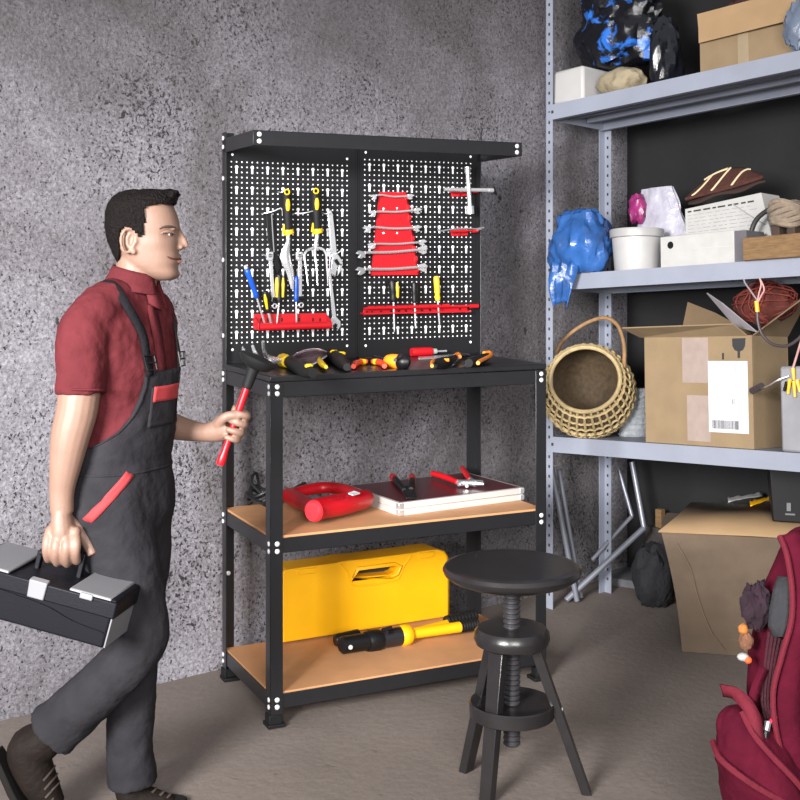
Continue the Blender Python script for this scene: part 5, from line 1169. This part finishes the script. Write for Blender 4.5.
# red net tangle in the box
NET = mat('red_net', '66251b', .8, 0, .25, 60)
m = MB(); nc = X(765, 303, .17)
for k in range(46):
    d = Vector((R.gauss(0, 1), R.gauss(0, 1), R.gauss(0, 1))).normalized(); e = d.orthogonal().normalized(); g_ = d.cross(e); rr_ = R.uniform(.55, 1)
    m.tube([nc + Vector(((e.x * math.cos(s_) + g_.x * math.sin(s_)) * .13 * rr_ + .01 * math.sin(5 * s_ + k), (e.y * math.cos(s_) + g_.y * math.sin(s_)) * .08 * rr_, (e.z * math.cos(s_) + g_.z * math.sin(s_)) * .085 * rr_)) for s_ in [2 * PI * i / 24 for i in range(24)]], .0026, 5, closed=True)
nt = thing('net_bag', 'tangled dark red net bag spilling from the large open cardboard box', 'net', S3, nc - Vector((0, 0, .1)))
o = part(nt, 'netting', m, NET, kind='stuff'); m = blob(nc - Vector((0, 0, .01)), (.115, .068, .072), 4.4, .2, 24); part(nt, 'bundle', m, mat('red_net_dark', '4a1a12', .9, 0, .3, 30, .6, 60))
# hanging wires
WIRE = mat('pink_wire', 'b98f8c', .5); DK = mat('dark_wire', '3a3234', .5)
wt_ = thing('wire_bundle', 'pinkish wires with a yellow connector hanging from the wooden board', 'wires', S3, X(755, 330, 0.0))
for k, pts in enumerate((((752, 256), (747, 268), (744, 280), (750, 290), (757, 300)), ((753, 256), (756, 270), (761, 283), (759, 293), (757.5, 301)), ((754, 256), (757, 272), (764, 288), (761, 296), (758, 302)))):
    m = MB(); m.tube(spline([X(x, y, -.04) for x, y in pts], 5), .0028, 6); part(wt_, 'wire', m, WIRE if k else mat('grey_wire', '8d8588', .5))
m = MB(); m.tube([X(756.5, 301, -.04), X(757.5, 312, -.04)], .0075, 8); part(wt_, 'connector', m, YEL, label='yellow connector')
m = MB(); m.tube(spline([X(757.5, 312, -.04), X(758, 322, -.04), X(762, 334, -.04), X(772, 344, -.04), X(786, 346, -.04), X(797, 340, -.04), X(806, 330, -.04)], 5), .0055, 8); part(wt_, 'sheathed_cable', m, DK)
eb0 = X(779, 364, .0).x; et = X(779, 366, .0).z; ebot = .03
t = thing('junction_box', 'grey electrical box with yellow wire connectors at the right end of the third shelf', 'electrical box', S3, (eb0 + .09, .04, .0))
m = MB(); m.box((eb0, -.0, .001), (eb0 + .22, .12, et)); part(t, 'box', m, mat('grey_enclosure', '808084', .5), bevel=.01)
for i, (x0, y0, x1, y1) in enumerate(((793, 368, 794, 380), (790, 379, 788, 394), (794, 381, 795, 397), (797, 380, 800, 392), (787, 382, 784, 391))):
    m = MB(); m.tube([X(x0, y0, -.012), X(x1, y1, -.012)], [.007, .0045], 8); part(t, 'wire_connector', m, YEL if i < 4 else BLKP)
m = MB(); m.tube(spline([X(793, 368, -.012), X(797, 355, -.02), X(800, 345, -.03), X(804, 332, -.03)], 4), .004, 8); part(t, 'lead', m, WIRE)
m = MB(); m.tube(spline([X(789, 376, -.012), X(778, 380, -.03), X(768, 386, -.03), X(758, 389, -.01)], 4), .0028, 6); part(t, 'lead', m, STEEL)
m = MB(); m.tube([X(752, 391, -.012), X(762, 386, -.03)], .013, 8); part(t, 'plug', m, DK)
# ================================================================ on the floor under and before the rack
ALT = mat('dull_aluminium', '7d808a', .4, .4, .08)
tr = thing('folded_trestle', 'folded grey metal tube stand leaning under the storage rack', 'stand', IDN, on_floor(610, 592))
def tube_part(pts, r, nm='tube', mt=ALT): m = MB(); m.tube(pts, r, 10); return part(tr, nm, m, mt)
def fl(px, Y, z=0.012): return Vector(((px - 400) / F * Y, Y, z))
tube_part([W(551, 466, 5.02), fl(577, 5.02)], .012); tube_part([W(559, 470, 5.07), fl(581, 5.07)], .010)
tube_part([W(632, 462, 5.22), W(644, 528, 5.14)], .012); tube_part([W(644, 528, 5.14), fl(566, 5.02, .014)], .013)
tube_part([W(619, 470, 5.30), W(632, 516, 5.24)], .009); tube_part([W(632, 516, 5.24), W(592, 560, 5.15)], .009)
m = MB(); s0 = [on_floor(598, 584), on_floor(640, 590), on_floor(662, 572), on_floor(622, 568)]; m.prism(s0, (0, 0, .035))
single('paving_slab', 'dark grey flat slab lying on the floor under the rack', 'slab', m, mat('slab_grey', '58585c', .9, 0, .15, 20, .3), bevel=.004)
p = on_floor(653, 606); m = blob((p.x, p.y, .12), (.085, .08, .14), 6.6, .2, 30, .2, 5); clampw(m, 0)
single('black_sack', 'lumpy black bag standing against the left of the big floor box', 'bag', m, mat('black_cloth', '18181c', .85, 0, .3, 30, .6, 60))
m = MB(); m.box((.06, RD + .19, 0), (.9, RD + .29, .27))
single('timber_ledge', 'low dark timber ledge along the wall behind the rack', 'timber', m, mat('dark_timber', '3c3835', .85, 0, .3, 20, .3), RF0, bevel=.004)
q = hit(RF0, 658, 508, 1, RD + .2); m = MB(); m.box((q.x - .016, RD + .20, .2705), (q.x + .016, RD + .23, .35)); single('wood_offcut', 'little brown wooden offcut standing on the dark timber ledge', 'wood block', m, WOOD, RF0, bevel=.002)
# big box
e1 = Vector((math.cos(math.radians(-14)), math.sin(math.radians(-14)), 0)); e2 = Vector((-e1.y, e1.x, 0))
b0 = on_floor(682, 652)
BBF = Matrix.Translation(b0) @ Matrix(((e1.x, e2.x, 0, 0), (e1.y, e2.y, 0, 0), (0, 0, 1, 0), (0, 0, 0, 1)))
bb = thing('cardboard_box', 'big battered cardboard box on the floor beside the red backpack', 'box', BBF, (.28, .2, 0))
HB = .435; BL_, BDp = .56, .35
m = MB(); rows = []
for i in range(9):
    f = i / 8; bul = .02 * math.sin(PI * f); x0 = -.075 * f + bul * .6; y0 = -.0 - .01 * math.sin(PI * f)
    rows.append([Vector((x0, y0, HB * f + .001)), Vector((BL_ * .25, y0 - bul * .5, HB * f + .001)), Vector((BL_ * .6, y0, HB * f + .001)), Vector((BL_ + .05 * f, y0, HB * f + .001)), Vector((BL_ + .05 * f, BDp, HB * f + .001)), Vector((BL_ * .5, BDp + .0, HB * f + .001)), Vector((x0 + .01, BDp, HB * f + .001)), Vector((x0 - .005, BDp * .5, HB * f + .001))])
m.loft(rows, caps=True); part(bb, 'carcass', m, mat('brown_cardboard', '57493b', .88, 0, .12, 12, .15, 90), smooth=False, bevel=.002)
m = MB(); m.sheet([[Vector((-.085, -.012, HB + .004)), Vector((.25, -.01, HB + .008)), Vector((BL_ + .06, -.012, HB + .004))], [Vector((-.02, .2, HB + .02)), Vector((.27, .2, HB + .025)), Vector((BL_ + .06, .2, HB + .02))], [Vector((.03, BDp, HB + .045)), Vector((.3, BDp, HB + .05)), Vector((BL_ + .05, BDp, HB + .045))]]); part(bb, 'top_flap', m, CARDL, smooth=True, solid=.005)
m = MB(); m.tube(spline([(-.02, -.016, HB * .93), (.03, -.026, HB * .72), (.055, -.028, HB * .5), (.10, -.024, HB * .22), (.15, -.014, HB * .06)], 5), .0011, 5); part(bb, 'crease', m, mat('crease_light', '6d5b48', .8))
def bbp(px, py, z): return hit(BBF, px, py, 2, z)
for i, (nm, x0, y0, x1, y1, mt, lab) in enumerate((('crumpled_paper', 728, 502, 762, 496, WHITE, 'crumpled white wrapper on top of the big floor box'), ('yellow_packet', 750, 506, 772, 500, YEL, 'flat yellow packet on top of the big floor box'))):
    m = MB(); A_, B_ = bbp(x0, y0, HB + .048), bbp(x1, y1, HB + .048); g = []
    for r_ in range(6):
        row = []
        for k in range(10):
            q = A_.lerp(B_, k / 9) + Vector((0, -.035 + .014 * r_, .006 + .012 * abs(noise.noise(Vector((k * .9, r_ * .9, i * 5.))))))
            row.append(q)
        g.append(row)
    m.sheet(g); single(nm, lab, 'packaging', m, mt, BBF, solid=.003)
a = bbp(771, 524, HB + .02); m = MB()
z0 = HB + .0285; hgt = (524 - 461) / F * 4.3
dv = thing('black_device', 'black plastic appliance standing on the big floor box at the right edge of the photo', 'appliance', BBF, (a.x + .15, a.y + .1, z0))
m = MB(); m.hexa([(a.x + .005, a.y, z0), (a.x + .3, a.y - .01, z0), (a.x + .3, a.y + .2, z0 + .02), (a.x + .005, a.y + .2, z0 + .02)], [(a.x - .008, a.y - .005, z0 + hgt * .9), (a.x + .3, a.y - .01, z0 + hgt), (a.x + .3, a.y + .2, z0 + hgt), (a.x - .008, a.y + .2, z0 + hgt)]); part(dv, 'housing', m, BLKP, bevel=.006)
m = MB(); m.box((a.x + .05, a.y - .011, z0 + .03), (a.x + .085, a.y - .004, z0 + .036)); m.box((a.x + .055, a.y - .011, z0 + .045), (a.x + .07, a.y - .004, z0 + .075)); part(dv, 'socket', m, mat('grey_part', '5b5b60', .5))
# ---- the red backpack
PY = 3.0; PS = PY / F
def K(x, y, d=0): return W(x, y, PY + d * PS)
BPK = mat('burgundy_fabric', '4a0f20', .9, 0, .22, 12, .9, 22, spec=.08); BPL = mat('red_piping', '62202c', .8, 0, .1, 30, .3, 80, spec=.1); BPD = mat('dark_burgundy_mesh', '350d19', .9, 0, .25, 50, .6, 110); PADM = mat('grey_pad', '26262a', .85, 0, .12, 40, .4, 120)
bp0 = thing('backpack', 'burgundy backpack with red straps and grey pad on the floor at the lower right', 'backpack', IDN, Vector((K(826, 700).x, PY, 0)))
rows = []
for y, cx, rx, rz in ((524, 822, 16, 14), (534, 818, 32, 24), (555, 818, 45, 34), (585, 820, 56, 42), (620, 822, 68, 50), (660, 825, 77, 54), (700, 828, 82, 57), (745, 830, 86, 60), (790, 832, 90, 62), (825, 832, 90, 62), (835, 832, 84, 58)):
    rows.append([K(cx + rx * math.cos(t_) * (1 + .05 * noise.noise(Vector((math.cos(t_) * 2, math.sin(t_) * 2, y * .02)))), y, rz * math.sin(t_) * (1 + .12 * noise.noise(Vector((math.cos(t_) * 3, math.sin(t_) * 3, y * .03))))) for t_ in [2 * PI * k / 40 for k in range(40)]])
m = MB(); m.loft(rows)
for p in m.v: p.z = max(p.z, .001)
body_ = part(bp0, 'main_compartment', m, BPK, subd=2); folds(body_, .03, tx2)
def band(nm, pts, wpx, mt, th=.012, par=bp0):
    m = MB(); P_ = spline([K(*p) for p in pts], 6); rr_ = []
    for i, p in enumerate(P_):
        t_ = (P_[min(i + 1, len(P_) - 1)] - P_[max(i - 1, 0)]).normalized(); s_ = t_.cross(Vector((0, 1, 0))).normalized()
        rr_.append([p - s_ * wpx * PS / 2, p + Vector((0, -.004, 0)), p + s_ * wpx * PS / 2])
    m.sheet(rr_); return part(par, nm, m, mt, solid=th)
st = band('shoulder_strap', [(788, 534, -30), (797, 556, -42), (804, 590, -54), (803, 622, -62), (796, 655, -66), (788, 700, -68), (792, 745, -70), (806, 790, -70)], 22, BPK, .016)
m = MB(); m.tube(spline([K(x, y, d) for x, y, d in ((780, 536, -34), (787, 556, -48), (792, 590, -60), (791, 622, -68), (782, 655, -72), (773, 695, -73), (778, 740, -75), (794, 790, -76))], 6), 2.8 * PS, 8); part(st, 'piping', m, BPL, label='lighter red piping')
m = MB(); g = []
for y, x0, x1 in ((577, 779, 790), (590, 774, 791), (610, 770, 790), (625, 769, 788), (637, 775, 783)): g.append([K(x0 + (x1 - x0) * k / 4, y, -40 - 10 * k / 4 - (y - 577) * .22) for k in range(5)])
m.sheet(g); part(bp0, 'back_pad', m, PADM, solid=.014, label='dark grey padded patch')
for k in range(5):
    m = MB(); m.tube(spline([K(x, y, d) for x, y, d in ((769 + 3.5 * k, 632 + 2 * k, -50 - 2 * k), (765 + 3.2 * k, 665, -55 - 2 * k), (762 + 3 * k, 700, -60 - 2 * k), (768 + 2 * k, 728, -62 - 2 * k))], 5), 1.3 * PS, 6); part(bp0, 'mesh_rib', m, BPD)
m = MB(); rows = []
for y, cx, rx, rz in ((706, 742, 8, 8), (713, 741, 20, 20), (728, 746, 30, 30), (748, 754, 40, 38), (770, 764, 48, 44), (795, 776, 54, 48), (820, 786, 56, 48), (836, 790, 50, 44)):
    rows.append([K(cx + rx * math.cos(t_), y, -52 + rz * math.sin(t_) * (1 + .12 * noise.noise(Vector((math.cos(t_) * 3, math.sin(t_) * 3, y * .05))))) for t_ in [2 * PI * k / 30 for k in range(30)]])
m.loft(rows)
for p in m.v: p.z = max(p.z, .001)
pk_ = part(bp0, 'front_pocket', m, BPK, subd=2); folds(pk_, .03, tx2)
m = MB(); m.tube(spline([K(x, y, d) for x, y, d in ((713, 742, -56), (719, 757, -80), (735, 772, -96), (758, 788, -102), (785, 803, -100))], 6), 3.2 * PS, 8); part(pk_, 'piping', m, BPL)
m = MB(); m.tube(spline([K(x, y, d) for x, y, d in ((742, 712, -72), (752, 732, -84), (768, 752, -92), (790, 775, -98), (808, 795, -98))], 6), 3.0 * PS, 8); part(pk_, 'piping', m, BPL)
band('webbing_loop', [(722, 690, -46), (736, 694, -62), (748, 706, -74), (755, 722, -80), (757, 742, -84)], 12, BPL, .006)
band('webbing_loop', [(764, 668, -60), (757, 684, -62), (752, 700, -66)], 9, BPK, .006)
m = MB(); m.tube([K(768, 722, -74), K(766, 731, -78)], 3.2 * PS, 8); zp = part(bp0, 'zip_pull', m, STEEL); m = MB(); m.tube([K(766, 731, -78), K(764, 746, -80)], [3 * PS, 4 * PS], 8); part(zp, 'cord_lock', m, BLKP); m = MB(); m.tube([K(769, 723, -74), K(776, 716, -72)], 2 * PS, 8); part(zp, 'red_cord', m, mat('bright_red_cord', 'c22038', .6))
m = blob(K(757, 607, -34), (15 * PS, 14 * PS, 24 * PS), 7.7, .3, 30, .4, 7); part(bp0, 'purple_scarf', m, mat('dark_purple', '200a18', .9, 0, .25, 30, .5, 60), label='dark purple cloth tuft')
m = blob(K(746, 641, -34), (7 * PS, 7 * PS, 9 * PS), 2.7, .2, 20); tq = part(bp0, 'pompom', m, mat('fur_brown', '6e4a35', .95, 0, .4, 60, .6, 120)); m = blob(K(743, 629, -36), (5 * PS, 5 * PS, 5 * PS), 1.7, .2, 16); part(tq, 'orange_tuft', m, mat('orange_fur', 'a8672f', .9))
m = MB(); m.ball(K(743, 657, -38), (6 * PS, 5 * PS, 4 * PS), 12); tg = part(bp0, 'tag', m, WHITE); m = MB(); m.ball(K(748, 660, -41), (4 * PS, 4 * PS, 3.5 * PS), 10); part(tg, 'orange_tip', m, mat('orange_plastic', 'd9582a', .5))
